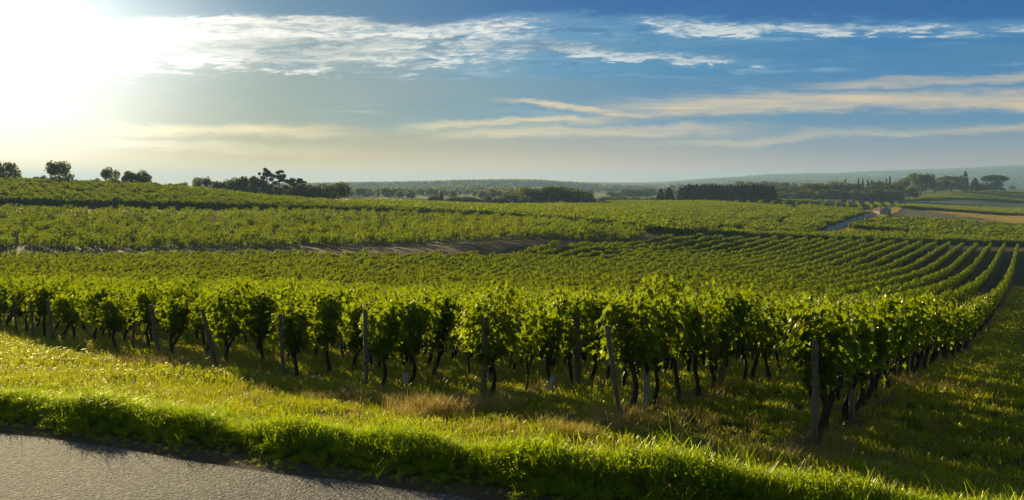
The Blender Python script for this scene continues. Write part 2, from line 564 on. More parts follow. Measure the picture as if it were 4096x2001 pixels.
def inside(poly, x, y):
    x, y = np.asarray(x, float), np.asarray(y, float)
    r = np.zeros(x.shape, bool)
    n = len(poly)
    for i in range(n):
        (x0, y0), (x1, y1) = poly[i], poly[(i + 1) % n]
        cr = ((y0 > y) != (y1 > y)) & (x < (x1 - x0) * (y - y0) / (y1 - y0 + 1e-12) + x0)
        r ^= cr
    return r


def segdist(poly, x, y):
    d = np.full(np.shape(x), 1e9)
    for (x0, y0), (x1, y1) in zip(poly[:-1], poly[1:]):
        dx, dy = x1 - x0, y1 - y0
        t = np.clip(((x - x0) * dx + (y - y0) * dy) / (dx * dx + dy * dy), 0, 1)
        d = np.minimum(d, np.hypot(x - x0 - t * dx, y - y0 - t * dy))
    return d


# near vineyard: rows, direction and spacing
RD = np.array([0.46, 0.888]); RD /= np.linalg.norm(RD)
RN = np.array([RD[1], -RD[0]])
ROW0, ROWS = -2.66, 3.2
ROWANG = math.atan2(RD[1], RD[0])

# plots (picture column, depth)
POLY_A_FAR = plan([(-260, 112), (-100, 126), (0, 132), (157, 139), (281, 146), (400, 153), (512, 166), (590, 193), (640, 219), (700, 240), (768, 253), (850, 259), (960, 264), (1060, 268)])
POLY_B = plan([(-250, 132), (0, 150), (157, 157), (281, 167), (400, 180), (512, 195), (600, 212), (655, 222), (640, 240), (560, 262), (512, 270), (400, 266), (281, 250), (157, 235), (0, 221), (-250, 200)])
POLY_C = plan([(-300, 235), (0, 248), (157, 263), (281, 280), (350, 290), (412, 300), (400, 320), (340, 345), (281, 362), (157, 362), (0, 352), (-300, 335)])
POLY_D = plan([(345, 350), (420, 312), (512, 296), (600, 268), (655, 242), (690, 252), (720, 300), (785, 330), (770, 360), (800, 430), (790, 520), (700, 600), (600, 596), (512, 535), (430, 480), (350, 460)])
POLY_E1 = plan([(735, 300), (800, 290), (815, 320), (830, 360), (862, 470), (860, 540), (800, 560), (800, 440), (785, 370), (795, 330)])
POLY_I = plan([(660, 615), (795, 570), (868, 560), (880, 640), (905, 760), (870, 800), (760, 720), (690, 640)])
POLY_E2 = plan([(850, 345), (860, 368), (884, 420), (915, 448), (960, 455), (1080, 430), (1200, 330), (1000, 318), (920, 325)])
POLY_E3 = plan([(705, 262), (768, 274), (850, 281), (930, 287), (1030, 298), (1130, 310), (1090, 322), (960, 325), (850, 315), (800, 288), (730, 290)])
POLY_TAN = plan([(893, 505), (905, 600), (960, 640), (1080, 690), (1200, 560), (1040, 520), (960, 508)])
POLY_TAN2 = plan([(893, 495), (960, 508), (1040, 522), (1200, 560), (1200, 440), (1080, 436), (960, 460)])
POLY_F = plan([(897, 640), (960, 655), (1090, 705), (1090, 830), (960, 800), (910, 745)])
POLY_G = plan([(905, 810), (960, 840), (1090, 870), (1090, 1020), (960, 985), (897, 905)])
POLY_H = plan([(893, 960), (960, 1010), (1090, 1040), (1090, 1300), (960, 1270), (905, 1050)])
BANK = plan([(250, 150), (400, 162), (512, 179), (600, 205), (640, 224), (662, 234)])
ROAD_FAR = plan([(822, 318), (840, 372), (858, 440), (872, 500), (884, 575), (888, 640), (897, 700)])
TRACK_R = plan([(700, 258), (850, 272), (930, 276), (1000, 280), (1024, 279), (1100, 276)])
MEADOW = plan([(552, 1120), (640, 1080), (650, 1700), (556, 1750)])


def build_terrain():
    th = np.concatenate([np.linspace(-180, -36, 60)[:-1], np.linspace(-36, 36, 1150), np.linspace(36, 180, 60)[1:]])
    r = np.exp(np.concatenate([np.linspace(math.log(1.2), math.log(4.0), 14)[:-1], np.linspace(math.log(4.0), math.log(700), 620)[:-1], np.linspace(math.log(700), math.log(15000), 170)]))
    T, R = np.meshgrid(np.radians(th), r)
    X, Y = R * np.sin(T), R * np.cos(T)
    Z = ground(X, Y)
    nr, nt_ = X.shape
    v = np.stack([X.ravel(), Y.ravel(), Z.ravel()], 1)
    v = np.concatenate([v, [[0, 0, -.01]]])
    i, j = np.meshgrid(np.arange(nr - 1), np.arange(nt_ - 1), indexing='ij')
    q = np.stack([i * nt_ + j, i * nt_ + j + 1, (i + 1) * nt_ + j + 1, (i + 1) * nt_ + j], -1).reshape(-1, 4)
    tri = np.stack([np.full(nt_ - 1, len(v) - 1), np.arange(1, nt_), np.arange(0, nt_ - 1)], 1)
    me = bpy.data.meshes.new('ground')
    loops = np.concatenate([q.ravel()[::1], tri.ravel()])
    starts = np.concatenate([np.arange(len(q)) * 4, len(q) * 4 + np.arange(len(tri)) * 3])
    me.vertices.add(len(v)); me.vertices.foreach_set('co', v.ravel())
    me.loops.add(len(loops)); me.loops.foreach_set('vertex_index', loops.astype(np.int32))
    me.polygons.add(len(starts)); me.polygons.foreach_set('loop_start', starts.astype(np.int32))
    me.update(calc_edges=True)
    me.polygons.foreach_set('use_smooth', np.ones(len(starts), bool))
    # real field colours: which crop or soil covers the ground where
    x, y = v[:, 0], v[:, 1]
    rad = np.hypot(x, y)
    C = np.tile(np.array([.034, .056, .003]), (len(v), 1))
    def put(mask, c): C[mask] = c
    lane = (x * RN[0] + y * RN[1] > ROW0 + .5) & (rad < 300)
    put(lane, (.036, .062, .003))
    put(rad > 300, (.045, .080, .010))
    put(rad > 1000, (.040, .075, .022))
    for poly, c in ((POLY_B, (.075, .08, .022)), (POLY_C, (.05, .06, .016)), (POLY_D, (.05, .075, .016)), (POLY_E1, (.05, .075, .016)), (POLY_E2, (.055, .09, .02)), (POLY_E3, (.045, .065, .015)), (POLY_F, (.04, .07, .016)), (POLY_H, (.045, .08, .018)), (POLY_I, (.055, .08, .018)),
                    (POLY_TAN, (.46, .31, .12)), (POLY_TAN2, (.22, .19, .085)), (POLY_G, (.15, .19, .10)), (MEADOW, (.14, .22, .055))):
        put(inside(poly, x, y), c)
    dtan = (x - plan([(905, 600)])[0][0])
    mt = inside(POLY_TAN, x, y) & (dtan < 62)
    put(mt, (.24, .19, .10))
    bd = segdist(BANK, x, y)
    put(bd < 8.5, (.14, .10, .05))
    bd2 = segdist(POLY_B[0:8] - np.array([0.3, 3.2]), x, y)
    put((bd2 < 2.2), (.26, .18, .07))
    rd = segdist(ROAD_FAR, x, y)
    put((rd < 14) & (y > 325), (.15, .17, .075))
    put((rd < 6) & (y > 325), (.26, .22, .12))
    tr = segdist(TRACK_R, x, y)
    put((tr < 6.5) & (x > 50), (.21, .17, .06))
    # ploughed strip under each row of the near vineyard
    n = x * RN[0] + y * RN[1]
    t = x * RD[0] + y * RD[1]
    soil = np.zeros(len(v))
    kk = np.round((n - ROW0) / -ROWS)
    off = np.abs(n - (ROW0 - ROWS * kk))
    row_ok = (kk >= 0) & (rad < 300)
    soil[row_ok] = np.exp(-(off[row_ok] / 0.55) ** 2)
    start = np.array([row_start(k) for k in range(0, 80)])
    ks = np.clip(kk.astype(int), 0, 79)
    soil *= smooth01((t - (start[ks] - 2.4)) / 1.6) * ~inside(POLY_B, x, y) * (rad < 280)
    # bare lip along the asphalt
    s = (y - RA - RB * x) / math.hypot(1, RB)
    lip = np.exp(-((s - 0.10) / 0.32) ** 2) * (rad < 60)
    a = me.color_attributes.new('field', 'FLOAT_COLOR', 'POINT')
    a.data.foreach_set('color', np.concatenate([C, np.ones((len(v), 1))], 1).astype(np.float32).ravel())
    a = me.attributes.new('soil', 'FLOAT', 'POINT'); a.data.foreach_set('value', soil.astype(np.float32))
    a = me.attributes.new('lip', 'FLOAT', 'POINT'); a.data.foreach_set('value', lip.astype(np.float32))
    m, nt, out = material('ground')
    p = position()
    f = attr('field', True)
    n1 = noise(p, 0.35, 5, 0.6); n2 = noise(p, 2.6, 5, 0.65); n3 = noise(p, 18, 4, 0.7)
    g = mixc(n1.step(0.35, 0.72), f, mixc(1.0, f, (1.7, 1.35, 1.2), 'MULTIPLY'))
    g = mixc((n3 * 0.55 + n2 * 0.45).step(0.3, 0.75) * 0.75, mixc(1.0, g, (.42, .45, .5), 'MULTIPLY'), g)
    sf = (attr('soil') * 1.3 + (n2 - 0.5) * 0.9).step(0.3, 0.75)
    scol = mixc(n3.step(0.3, 0.7), (.060, .034, .016), (.15, .095, .042))
    g = mixc(sf, g, scol)
    lf = (attr('lip') * 1.4 + (n3 - 0.5) * 0.6).step(0.3, 0.7)
    g = mixc(lf, g, mixc(n3, (.03, .02, .012), (.11, .08, .05)))
    b = nt.nodes.new('ShaderNodeBsdfPrincipled')
    lk(g, b.inputs['Base Color']); b.inputs['Roughness'].default_value = 0.95; b.inputs['Specular IOR Level'].default_value = 0.1
    bp = nt.nodes.new('ShaderNodeBump'); bp.inputs['Strength'].default_value = 0.6; bp.inputs['Distance'].default_value = 0.06
    lk(n3 * 0.5 + n2, bp.inputs['Height']); lk(bp.outputs[0], b.inputs['Normal'])
    lk(b.outputs[0], out.inputs[0])
    me.materials.append(m)
    tag(obj('ground', me), 'rolling grassy ground falling away to vineyard valley and wooded ridges', 'ground', kind='structure')


END_PX = {0: 819, 1: 623, 2: 483, 3: 365, 4: 281, 5: 215, 6: 157, 7: 103, 8: 50, 9: 30, 10: 14, 11: -3}


def row_start(k):
    """distance along the row direction at which row k begins (its end post)"""
    n = ROW0 - ROWS * k
    if k in END_PX:
        c = (END_PX[k] - 512) / F
        d = n / (RN[0] * c + RN[1])
        return c * d * RD[0] + d * RD[1]
    # further rows begin along the same headland line, drawn on to the left
    return row_start(11) + (k - 11) * (row_start(11) - row_start(6)) / 5


build_terrain()


def strip(name, line, w0, w1, lift, mat, label, cat, step=1.5):
    """a ribbon (road) laid on the terrain along a plan polyline"""
    P = [line[0]]
    for a, b in zip(line[:-1], line[1:]):
        L = max(1, int(np.hypot(*(b - a)) / step))
        P += [a + (b - a) * (i + 1) / L for i in range(L)]
    P = np.array(P)
    for _ in range(6):
        P[1:-1] = (P[:-2] + 2 * P[1:-1] + P[2:]) / 4
    t = np.gradient(P, axis=0); t /= np.linalg.norm(t, axis=1)[:, None]
    nrm = np.stack([t[:, 1], -t[:, 0]], 1)
    cols = 7
    v = []
    for i, u in enumerate(np.linspace(-w0, w1, cols)):
        q = P + nrm * u
        v.append(np.stack([q[:, 0], q[:, 1], ground(q[:, 0], q[:, 1]) + lift * (1 - 0.4 * abs(2 * i / (cols - 1) - 1))], 1))
    v = np.stack(v, 1).reshape(-1, 3)
    f = [(i * cols + j, i * cols + j + 1, (i + 1) * cols + j + 1, (i + 1) * cols + j) for i in range(len(P) - 1) for j in range(cols - 1)]
    mb = MB(); mb.add(v, f)
    o = obj(name, mb.mesh(name, [mat], True))
    return tag(o, label, cat, kind='structure')


def asphalt(name, c0, c1, bumpy=1.0, rough=0.85):
    m, nt, out = material(name)
    p = position()
    vo = nt.nodes.new('ShaderNodeTexVoronoi'); vo.inputs['Scale'].default_value = 36
    lk(p, vo.inputs['Vector'])
    n = noise(p, 30, 5, 0.7); big = noise(p, 0.8, 4, 0.6)
    col = mixc((n * 0.6 + big * 0.4).step(0.3, 0.7), c0, c1)
    vc = E(vo.outputs['Distance'])
    sepc = nt.nodes.new('ShaderNodeSeparateColor'); lk(vo.outputs['Color'], sepc.inputs[0])
    col = mixc((E(sepc.outputs[0])).step(0.5, 0.95) * 0.8, col, (.36, .33, .28))
    col = mixc((n * 0.7 + E(sepc.outputs[1]) * 0.3).step(0.36, 0.50), mixc(1.0, col, (.35, .35, .38), 'MULTIPLY'), col)
    crk = nt.nodes.new('ShaderNodeTexVoronoi'); crk.feature = 'DISTANCE_TO_EDGE'; crk.inputs['Scale'].default_value = 0.55
    dv = nt.nodes.new('ShaderNodeVectorMath'); dv.operation = 'ADD'; lk(p, dv.inputs[0]); lk(vec(n * 0.25, big * 0.9, 0.0), dv.inputs[1])
    lk(dv.outputs[0], crk.inputs['Vector'])
    col = mixc((E(crk.outputs['Distance'])).step(0.010, 0.004) * big.step(0.45, 0.6), col, (.015, .014, .013))
    b = nt.nodes.new('ShaderNodeBsdfPrincipled')
    lk(col, b.inputs['Base Color']); b.inputs['Roughness'].default_value = rough; b.inputs['Specular IOR Level'].default_value = 0.2 if rough > .5 else .6
    bp = nt.nodes.new('ShaderNodeBump'); bp.inputs['Strength'].default_value = bumpy; bp.inputs['Distance'].default_value = 0.022
    lk(vc * -1.0 + n * 0.5, bp.inputs['Height']); lk(bp.outputs[0], b.inputs['Normal'])
    lk(b.outputs[0], out.inputs[0])
    return m


def build_roads():
    u = np.array([1, RB]) / math.hypot(1, RB)
    a = np.array([0, RA])
    mat = asphalt('asphalt', (.045, .048, .056), (.12, .125, .135))
    # ragged edge sheet
    r = np.random.default_rng(3)
    L = np.arange(-60, 40, 0.15)
    nrm = np.array([u[1], -u[0]])          # to the camera side
    ed = 0.05 * np.sin(L * 1.3) + 0.02 * np.sin(L * 4.1 + 1) + r.normal(0, 0.008, len(L))
    v = []
    offs = [0.0, 0.5, 1.2, 2.5, 4.0, 5.6]
    for l, e in zip(L, ed):
        for o in offs:
            q = a + u * l + nrm * (o + (e if o == 0 else 0))
            v.append((q[0], q[1], 0.0 + 0.05 * math.sin(math.pi * o / 5.6)))
    c = len(offs)
    f = [(i * c + j, (i + 1) * c + j, (i + 1) * c + j + 1, i * c + j + 1) for i in range(len(L) - 1) for j in range(c - 1)]
    mb = MB(); mb.add(v, f)
    tag(obj('road', mb.mesh('road', [mat], True)), 'coarse grey asphalt lane in the corner beside the tall grass verge', 'road', kind='structure')
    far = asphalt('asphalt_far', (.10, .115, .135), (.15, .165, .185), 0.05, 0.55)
    strip('lane', ROAD_FAR, 2.3, 2.3, 0.45, far, 'narrow blue grey lane climbing to the stone hut between grassy banks', 'road', 3.0)
    strip('track', TRACK_R[2:], 1.6, 1.6, 0.25, far, 'narrow grey track behind the far row ends at the right edge', 'road', 3.0)


build_roads()

# ------------------------------------------------------------------ foliage builders
LEAF = np.array([(0, .34, .05), (0, 0, 0), (.20, -.16, -.02), (.47, -.06, -.06), (.37, .22, -.02), (.56, .50, -.09), (.25, .56, -.03), (0, 1.0, -.12), (-.25, .56, -.03), (-.56, .50, -.09), (-.37, .22, -.02), (-.47, -.06, -.06), (-.20, -.16, -.02)])
LEAF_F = [(0, i, i + 1) for i in range(1, 12)] + [(0, 12, 1)]
QUAD = np.array([(0, -.1, 0), (.48, .38, -.08), (0, 1.0, -.12), (-.48, .38, -.08)])
QUAD_F = [(0, 1, 2), (0, 2, 3)]


def frames(nrm, r, tipdown=0.8, spin=0.7):
    """orthonormal frames: columns (across, along the tip, normal)"""
    nrm = nrm / (np.linalg.norm(nrm, axis=1)[:, None] + 1e-9)
    down = np.tile(np.array([0, 0, -tipdown]), (len(nrm), 1)) + r.normal(0, spin, nrm.shape)
    t = down - nrm * np.sum(down * nrm, axis=1)[:, None]
    t /= np.linalg.norm(t, axis=1)[:, None] + 1e-9
    s = np.cross(t, nrm)
    return np.stack([s, t, nrm], 2)


def add_leaves(mb, pos, nrm, size, r, tmpl=LEAF, faces=LEAF_F, tint=None, mi=0, tipdown=0.8, spin=0.7):
    R = frames(nrm, r, tipdown, spin)
    v = np.einsum('nij,kj->nki', R, tmpl) * size[:, None, None] + pos[:, None, :]
    n, k = v.shape[:2]
    fa = np.array(faces)
    f = (np.arange(n)[:, None, None] * k + fa[None]).reshape(-1, fa.shape[1])
    t = r.uniform(0, 1, n) if tint is None else tint
    mb.add(v.reshape(-1, 3), f.tolist(), mi, np.repeat(t, len(fa)))


def vine_shoots(r, length, zlow, ztop, half, nshoot):
    """leaf positions along the shoots of one vine canopy (x along the row)"""
    P, N, S = [], [], []
    for i in range(nshoot):
        x0 = r.uniform(-length / 2, length / 2)
        side = r.choice([-1, 1])
        drop = r.random() < 0.42
        top = ztop + r.normal(0, 0.09) + (r.uniform(.1, .26) if r.random() < 0.14 else 0)
        n = 15
        t = np.linspace(0, 1, n)
        sway = r.normal(0, 0.10)
        if drop:   # rises, spills over and hangs down the side
            z = zlow + (top - zlow) * np.sin(np.minimum(t * 1.25, 1) * math.pi / 2) - np.clip(t - 0.5, 0, 1) * r.uniform(0.5, 2.0)
            yy = side * (0.05 + half * np.clip(t * 1.4, 0, 1.15))
        else:
            z = zlow + (top - zlow) * t
            yy = side * half * (0.25 + 0.65 * np.sin(t * math.pi * 0.85))
        z = np.maximum(z, zlow - 0.15 + r.uniform(0, .2))
        x = x0 + sway * t * 2 + r.normal(0, .03, n)
        k = 2
        for _ in range(k):
            P.append(np.stack([x, yy, z], 1) + r.normal(0, 0.075, (n, 3)))
            N.append(np.stack([r.normal(0, .55, n), side * r.uniform(0.15, 1.3, n), r.uniform(-.1, 1.1, n)], 1))
            S.append(r.uniform(.070, .165, n) * (1.0 - 0.35 * (t if not drop else t * 0.3)))
    return np.concatenate(P), np.concatenate(N), np.concatenate(S)


def vine_foliage(seed, length=1.3, zlow=0.80, ztop=1.86, half=0.30, nshoot=20, mat='vine'):
    r = np.random.default_rng(seed)
    P, N, S = vine_shoots(r, length, zlow, ztop, half, nshoot)
    mb = MB()
    add_leaves(mb, P, N, S, r)
    return mb.mesh('foliage', [M[mat]])


def vine_trunk(seed, lean=0.3, h=0.8, mi=0, mb=None, n=8, thin=1.0):
    r = np.random.default_rng(seed)
    own = mb is None
    mb = mb or MB()
    k = 9 if own else 4
    t = np.linspace(0, 1, k)
    x = -lean * (1 - t) ** 1.25 + 0.05 * np.sin(t * 5 + seed)
    y = 0.06 * np.sin(t * 4 + seed * 1.7)
    rad = (0.050 - 0.014 * t + 0.022 * np.exp(-t * 9) + 0.012 * np.exp(-(1 - t) * 8)) * thin
    pts = np.stack([x, y, -0.06 + (h + .06) * t], 1)
    mb.tube(pts, rad, n, mi, jit=0.18, r=r)
    if own:
        for sgn in (-1, 1):
            a = pts[-1]
            arm = [a, a + (sgn * .12, r.normal(0, .03), .08), a + (sgn * .32, r.normal(0, .04), .12), a + (sgn * .55, r.normal(0, .04), .15)]
            mb.tube(arm, [.026, .02, .015, .009], 6, mi, jit=0.1, r=r)
        for _ in range(5):
            a = pts[-1] + (r.uniform(-.45, .45), 0, .08)
            b = a + (r.normal(0, .12), r.normal(0, .12), r.uniform(.5, .95))
            mb.tube([a, (a + b) / 2 + r.normal(0, .04, 3), b], [.008, .006, .004], 5, mi)
    return mb


def grape_bunch_mesh(seed):
    r = np.random.default_rng(seed)
    mb = MB()
    ph = (1 + 5 ** .5) / 2
    ico = np.array([(-1, ph, 0), (1, ph, 0), (-1, -ph, 0), (1, -ph, 0), (0, -1, ph), (0, 1, ph), (0, -1, -ph), (0, 1, -ph), (ph, 0, -1), (ph, 0, 1), (-ph, 0, -1), (-ph, 0, 1)]) / math.hypot(1, ph)
    fc = [(0, 11, 5), (0, 5, 1), (0, 1, 7), (0, 7, 10), (0, 10, 11), (1, 5, 9), (5, 11, 4), (11, 10, 2), (10, 7, 6), (7, 1, 8), (3, 9, 4), (3, 4, 2), (3, 2, 6), (3, 6, 8), (3, 8, 9), (4, 9, 5), (2, 4, 11), (6, 2, 10), (8, 6, 7), (9, 8, 1)]
    for i in range(34):
        t = r.random() ** 0.8
        a = r.uniform(0, 2 * math.pi)
        rr = 0.05 * (1 - t * 0.75) * r.uniform(.5, 1)
        mb.add(ico * r.uniform(.010, .0135) + (rr * math.cos(a), rr * math.sin(a), -0.17 * t), fc)
    mb.tube([(0, 0, -.15), (0, 0, -.07), (0, 0, .06)], [.016, .03, .003], 6)
    return mb.mesh('grape_bunch', [M['grape']], True)


NV = 8
FOL = [vine_foliage(100 + i, length=.72 + .10 * (i % 4), zlow=.86, nshoot=22 + (i % 4) * 4, ztop=1.72 + 0.08 * (i % 4), half=.26 + .04 * (i % 3)) for i in range(NV)]
FOL_SPARSE = [vine_foliage(150 + i, nshoot=12, length=.9) for i in range(2)]
TRK = [vine_trunk(200 + i, lean=.12 + .075 * i).mesh('trunk', [M['bark']], True) for i in range(6)]
GRP = [grape_bunch_mesh(300 + i) for i in range(3)]


def lod_vine(seed, nleaf, size, length=1.3, zlow=.72, ztop=1.86, half=.30, spike=0.12, mat='vine_far', trunk=True, lean=.25):
    """lighter vine for distance: fewer, larger leaf faces and a plain trunk"""
    r = np.random.default_rng(seed)
    mb = MB()
    x = r.uniform(-length / 2, length / 2, nleaf)
    z = zlow + (ztop - zlow) * r.beta(1.3, 1.0, nleaf)
    u = (z - zlow) / (ztop - zlow)
    col = np.floor((x + length / 2) / 0.22)
    z = z + u * np.array([r.normal(0, spike) for _ in range(40)])[np.clip(col, 0, 39).astype(int)]
    side = r.choice([-1, 1], nleaf)
    y = side * half * np.sqrt(r.uniform(0.0, 1, nleaf)) * (0.55 + 0.6 * np.sin(np.clip(u, 0, 1) * 2.6))
    nrm = np.stack([r.normal(0, .6, nleaf), side * r.uniform(.1, 1.2, nleaf), r.uniform(-.1, 1.0, nleaf) + u * .5], 1)
    add_leaves(mb, np.stack([x, y, z], 1), nrm, r.uniform(.7, 1.3, nleaf) * size, r, QUAD, QUAD_F)
    if trunk:
        vine_trunk(seed, lean=lean, h=zlow + .1, mi=1, mb=mb, n=5)
    return mb.mesh('grapevine', [M[mat], M['bark']])


def source(name, meshes):
    """a collection (never linked to the scene) of source shapes for the scatters"""
    c = bpy.data.collections.new(name)
    for i, me in enumerate(meshes):
        c.objects.link(bpy.data.objects.new('%s_%03d' % (name, i), me))
    return c


def scatter(name, P, rot, scale, idx, coll, label, cat, mat=None):
    """stuff: instances of the shapes in coll on the points P"""
    P = np.asarray(P, float)
    n = len(P)
    me = bpy.data.meshes.new(name)
    me.vertices.add(n)
    me.vertices.foreach_set('co', P.ravel())
    rot = np.asarray(rot, float)
    if rot.ndim == 1:
        rot = np.stack([np.zeros(n), np.zeros(n), rot], 1)
    scale = np.asarray(scale, float)
    if scale.ndim == 1:
        scale = np.repeat(scale[:, None], 3, 1)
    a = me.attributes.new('rot', 'FLOAT_VECTOR', 'POINT'); a.data.foreach_set('vector', rot.astype(np.float32).ravel())
    a = me.attributes.new('scl', 'FLOAT_VECTOR', 'POINT'); a.data.foreach_set('vector', scale.astype(np.float32).ravel())
    a = me.attributes.new('idx', 'INT', 'POINT'); a.data.foreach_set('value', np.asarray(idx, dtype=np.int32))
    me.update()
    ng = bpy.data.node_groups.new(name, 'GeometryNodeTree')
    ng.interface.new_socket('Geometry', in_out='INPUT', socket_type='NodeSocketGeometry')
    ng.interface.new_socket('Geometry', in_out='OUTPUT', socket_type='NodeSocketGeometry')
    N = ng.nodes
    gi, go = N.new('NodeGroupInput'), N.new('NodeGroupOutput')
    ip = N.new('GeometryNodeInstanceOnPoints')
    ci = N.new('GeometryNodeCollectionInfo')
    ci.inputs['Collection'].default_value = coll
    ci.inputs['Separate Children'].default_value = True
    ci.inputs['Reset Children'].default_value = True

    def na(nm, typ):
        q = N.new('GeometryNodeInputNamedAttribute'); q.data_type = typ; q.inputs[0].default_value = nm
        return next(o for o in q.outputs if o.enabled and o.name == 'Attribute')
    e2r = N.new('FunctionNodeEulerToRotation')
    L = ng.links
    L.new(na('rot', 'FLOAT_VECTOR'), e2r.inputs[0])
    L.new(gi.outputs[0], ip.inputs['Points'])
    L.new(ci.outputs[0], ip.inputs['Instance'])
    ip.inputs['Pick Instance'].default_value = True
    L.new(na('idx', 'INT'), ip.inputs['Instance Index'])
    L.new(e2r.outputs[0], ip.inputs['Rotation'])
    L.new(na('scl', 'FLOAT_VECTOR'), ip.inputs['Scale'])
    L.new(ip.outputs[0], go.inputs[0])
    o = obj(name, me)
    md = o.modifiers.new('scatter', 'NODES')
    md.node_group = ng
    return tag(o, label, cat, kind='stuff')


# ------------------------------------------------------------------ near vineyard
ORD = ['rightmost', 'second', 'third', 'fourth', 'fifth', 'sixth', 'seventh', 'eighth', 'ninth', 'tenth', 'eleventh', 'twelfth']


def row_words(k):
    return 'rightmost row along the grass lane' if k == 0 else '%s row from the right' % (ORD[k] if k < len(ORD) else 'far')


def build_near_vines():
    r = np.random.default_rng(11)
    far_line = POLY_A_FAR
    V = []
    for k in range(0, 62):
        n = ROW0 - ROWS * k
        t0 = row_start(k) + 0.55
        t = np.arange(t0, t0 + 420, 1.22)
        t = t + r.normal(0, .06, len(t))
        p = RD[None] * t[:, None] + RN[None] * (n + r.normal(0, .03, len(t)))[:, None]
        # end of the row at the plot's far boundary
        yb = np.interp(p[:, 0] / p[:, 1], far_line[:, 0] / far_line[:, 1], far_line[:, 1], left=100, right=268)
        keep = (p[:, 1] < yb) & (p[:, 1] > 5)
        c = p[:, 0] / p[:, 1]
        keep &= (c > -0.75) & (c < 0.60)
        for i, (q, tt) in enumerate(zip(p[keep], t[keep])):
            V.append((k, i, q[0], q[1]))
    V = np.array(V)
    dist = np.hypot(V[:, 2], V[:, 3])
    c = V[:, 2] / V[:, 3]
    inv = (c > -0.535) & (c < 0.535)
    order = np.argsort(np.where(inv, dist, 1e9))
    near_ids = set(order[:300].tolist())
    zs = ground(V[:, 2], V[:, 3])
    grapes_n = 0
    for j in sorted(near_ids, key=lambda q: dist[q]):
        k, i = int(V[j, 0]), int(V[j, 1])
        x, y, z = V[j, 2], V[j, 3], zs[j]
        young = (k, i) in ((2, 1), (3, 3))
        rz = ROWANG + r.normal(0, .06)
        sc = (r.uniform(.88, 1.12), r.uniform(.85, 1.15), r.uniform(.9, 1.09))
        e = empty('grapevine', (x, y, z), rz, sc)
        if k == 0 and i < 3:
            sc = (1.1, 1.2, 1.10 - .02 * i)
            e.scale = sc
        f = obj('foliage', FOL_SPARSE[k % 2] if young else FOL[r.integers(NV)], e)
        tr_i = int(np.clip(r.normal(1.6 + (0.25 if k > 2 else 0) * k * 0.6, 1.2), 0, 5))
        tr = obj('trunk', TRK[tr_i], e)
        if young:
            tr.scale = (.5, .5, 1)
        ng = (r.integers(2, 5) if dist[j] < 26 else r.integers(0, 3) if dist[j] < 38 else 0)
        for g in range(int(ng)):
            b = obj('grape_bunch', GRP[r.integers(3)], e)
            b.location = (r.uniform(-.5, .5), r.choice([-1, 1]) * r.uniform(.05, .2), r.uniform(.72, .9))
            b.rotation_euler = (r.normal(0, .1), r.normal(0, .1), r.uniform(0, 6))
            b.scale = (1.25,) * 3
        if i == 0:
            lab = 'first leafy grapevine at the near end of the ' + row_words(k)
        elif young:
            lab = 'thin young grapevine with guard tube in the ' + row_words(k)
        else:
            lab = 'bushy grapevine on dark trunk further along the ' + row_words(k)
        tag(e, lab, 'grapevine', 'vines of the ' + row_words(k) + (', first vine' if i == 0 else ', young vine' if young else ''))
    # the rest of the same vineyard as one mass
    rest = np.array([j for j in range(len(V)) if j not in near_ids])
    lods = [FOLJ for FOLJ in []]
    A1 = [vine_mid(400 + i) for i in range(6)]
    A2 = [lod_vine(420 + i, 420, .15, 1.25, .72, 1.70 + .05 * i, .26, .17) for i in range(6)]
    coll = source('vine_shape', A1 + A2)
    dr = dist[rest]
    idx = np.where(dr < 75, r.integers(0, 6, len(rest)), 6 + r.integers(0, 6, len(rest)))
    scatter('vineyard', np.stack([V[rest, 2], V[rest, 3], zs[rest]], 1), ROWANG + r.normal(0, .08, len(rest)), np.stack([r.uniform(.95, 1.08, len(rest)), r.uniform(.8, 1.1, len(rest)), np.where(dr < 75, r.uniform(.85, 1.12, len(rest)), r.uniform(.86, 1.12, len(rest)))], 1), idx, coll,
            'long parallel rows of green vines filling the valley behind the front row ends', 'vineyard')
    return V


def vine_mid(seed):
    r = np.random.default_rng(seed)
    P, N, S = vine_shoots(r, r.uniform(.8, 1.1), .82, r.uniform(1.7, 1.98), .30, 24)
    mb = MB()
    add_leaves(mb, P, N, S * 1.08, r, QUAD, QUAD_F)
    vine_trunk(seed, lean=r.uniform(.1, .45), mi=1, mb=mb, n=6)
    return mb.mesh('grapevine', [M['vine'], M['bark']])


VINES = build_near_vines()


# ------------------------------------------------------------------ posts
def post_mesh(seed, h, top, rad, square, mat):
    r = np.random.default_rng(seed)
    mb = MB()
    k = 7
    t = np.linspace(0, 1, k)
    dx, dy = top
    pts = np.stack([dx * t + r.normal(0, .004, k), dy * t + r.normal(0, .004, k), -0.15 + (h + .15) * t], 1)
    if square:
        mb.tube(pts, rad * 1.25, 4, 0, True)
    else:
        mb.tube(pts, rad * (1.05 - .12 * t), 9, 0, True, .05, r)
    return mb.mesh('post', [M[mat]], False), pts


def wire_mesh(pts, rad, fr):
    mb = MB()
    for f in fr:
        i = f * (len(pts) - 1)
        a = pts[int(i)] + (pts[min(int(i) + 1, len(pts) - 1)] - pts[int(i)]) * (i - int(i))
        th = np.linspace(0, 2 * math.pi, 13)
        R = rad * 1.16
        ring = np.stack([a[0] + R * np.cos(th), a[1] + R * np.sin(th), a[2] + .006 * np.sin(th * 2)], 1)
        mb.tube(ring, .006, 4, 0, False)
    mb.tube([p + (rad * 1.1, 0, 0) for p in pts[2:]], .004, 4, 0, False)
    return mb.mesh('wire', [M['wire']], True)


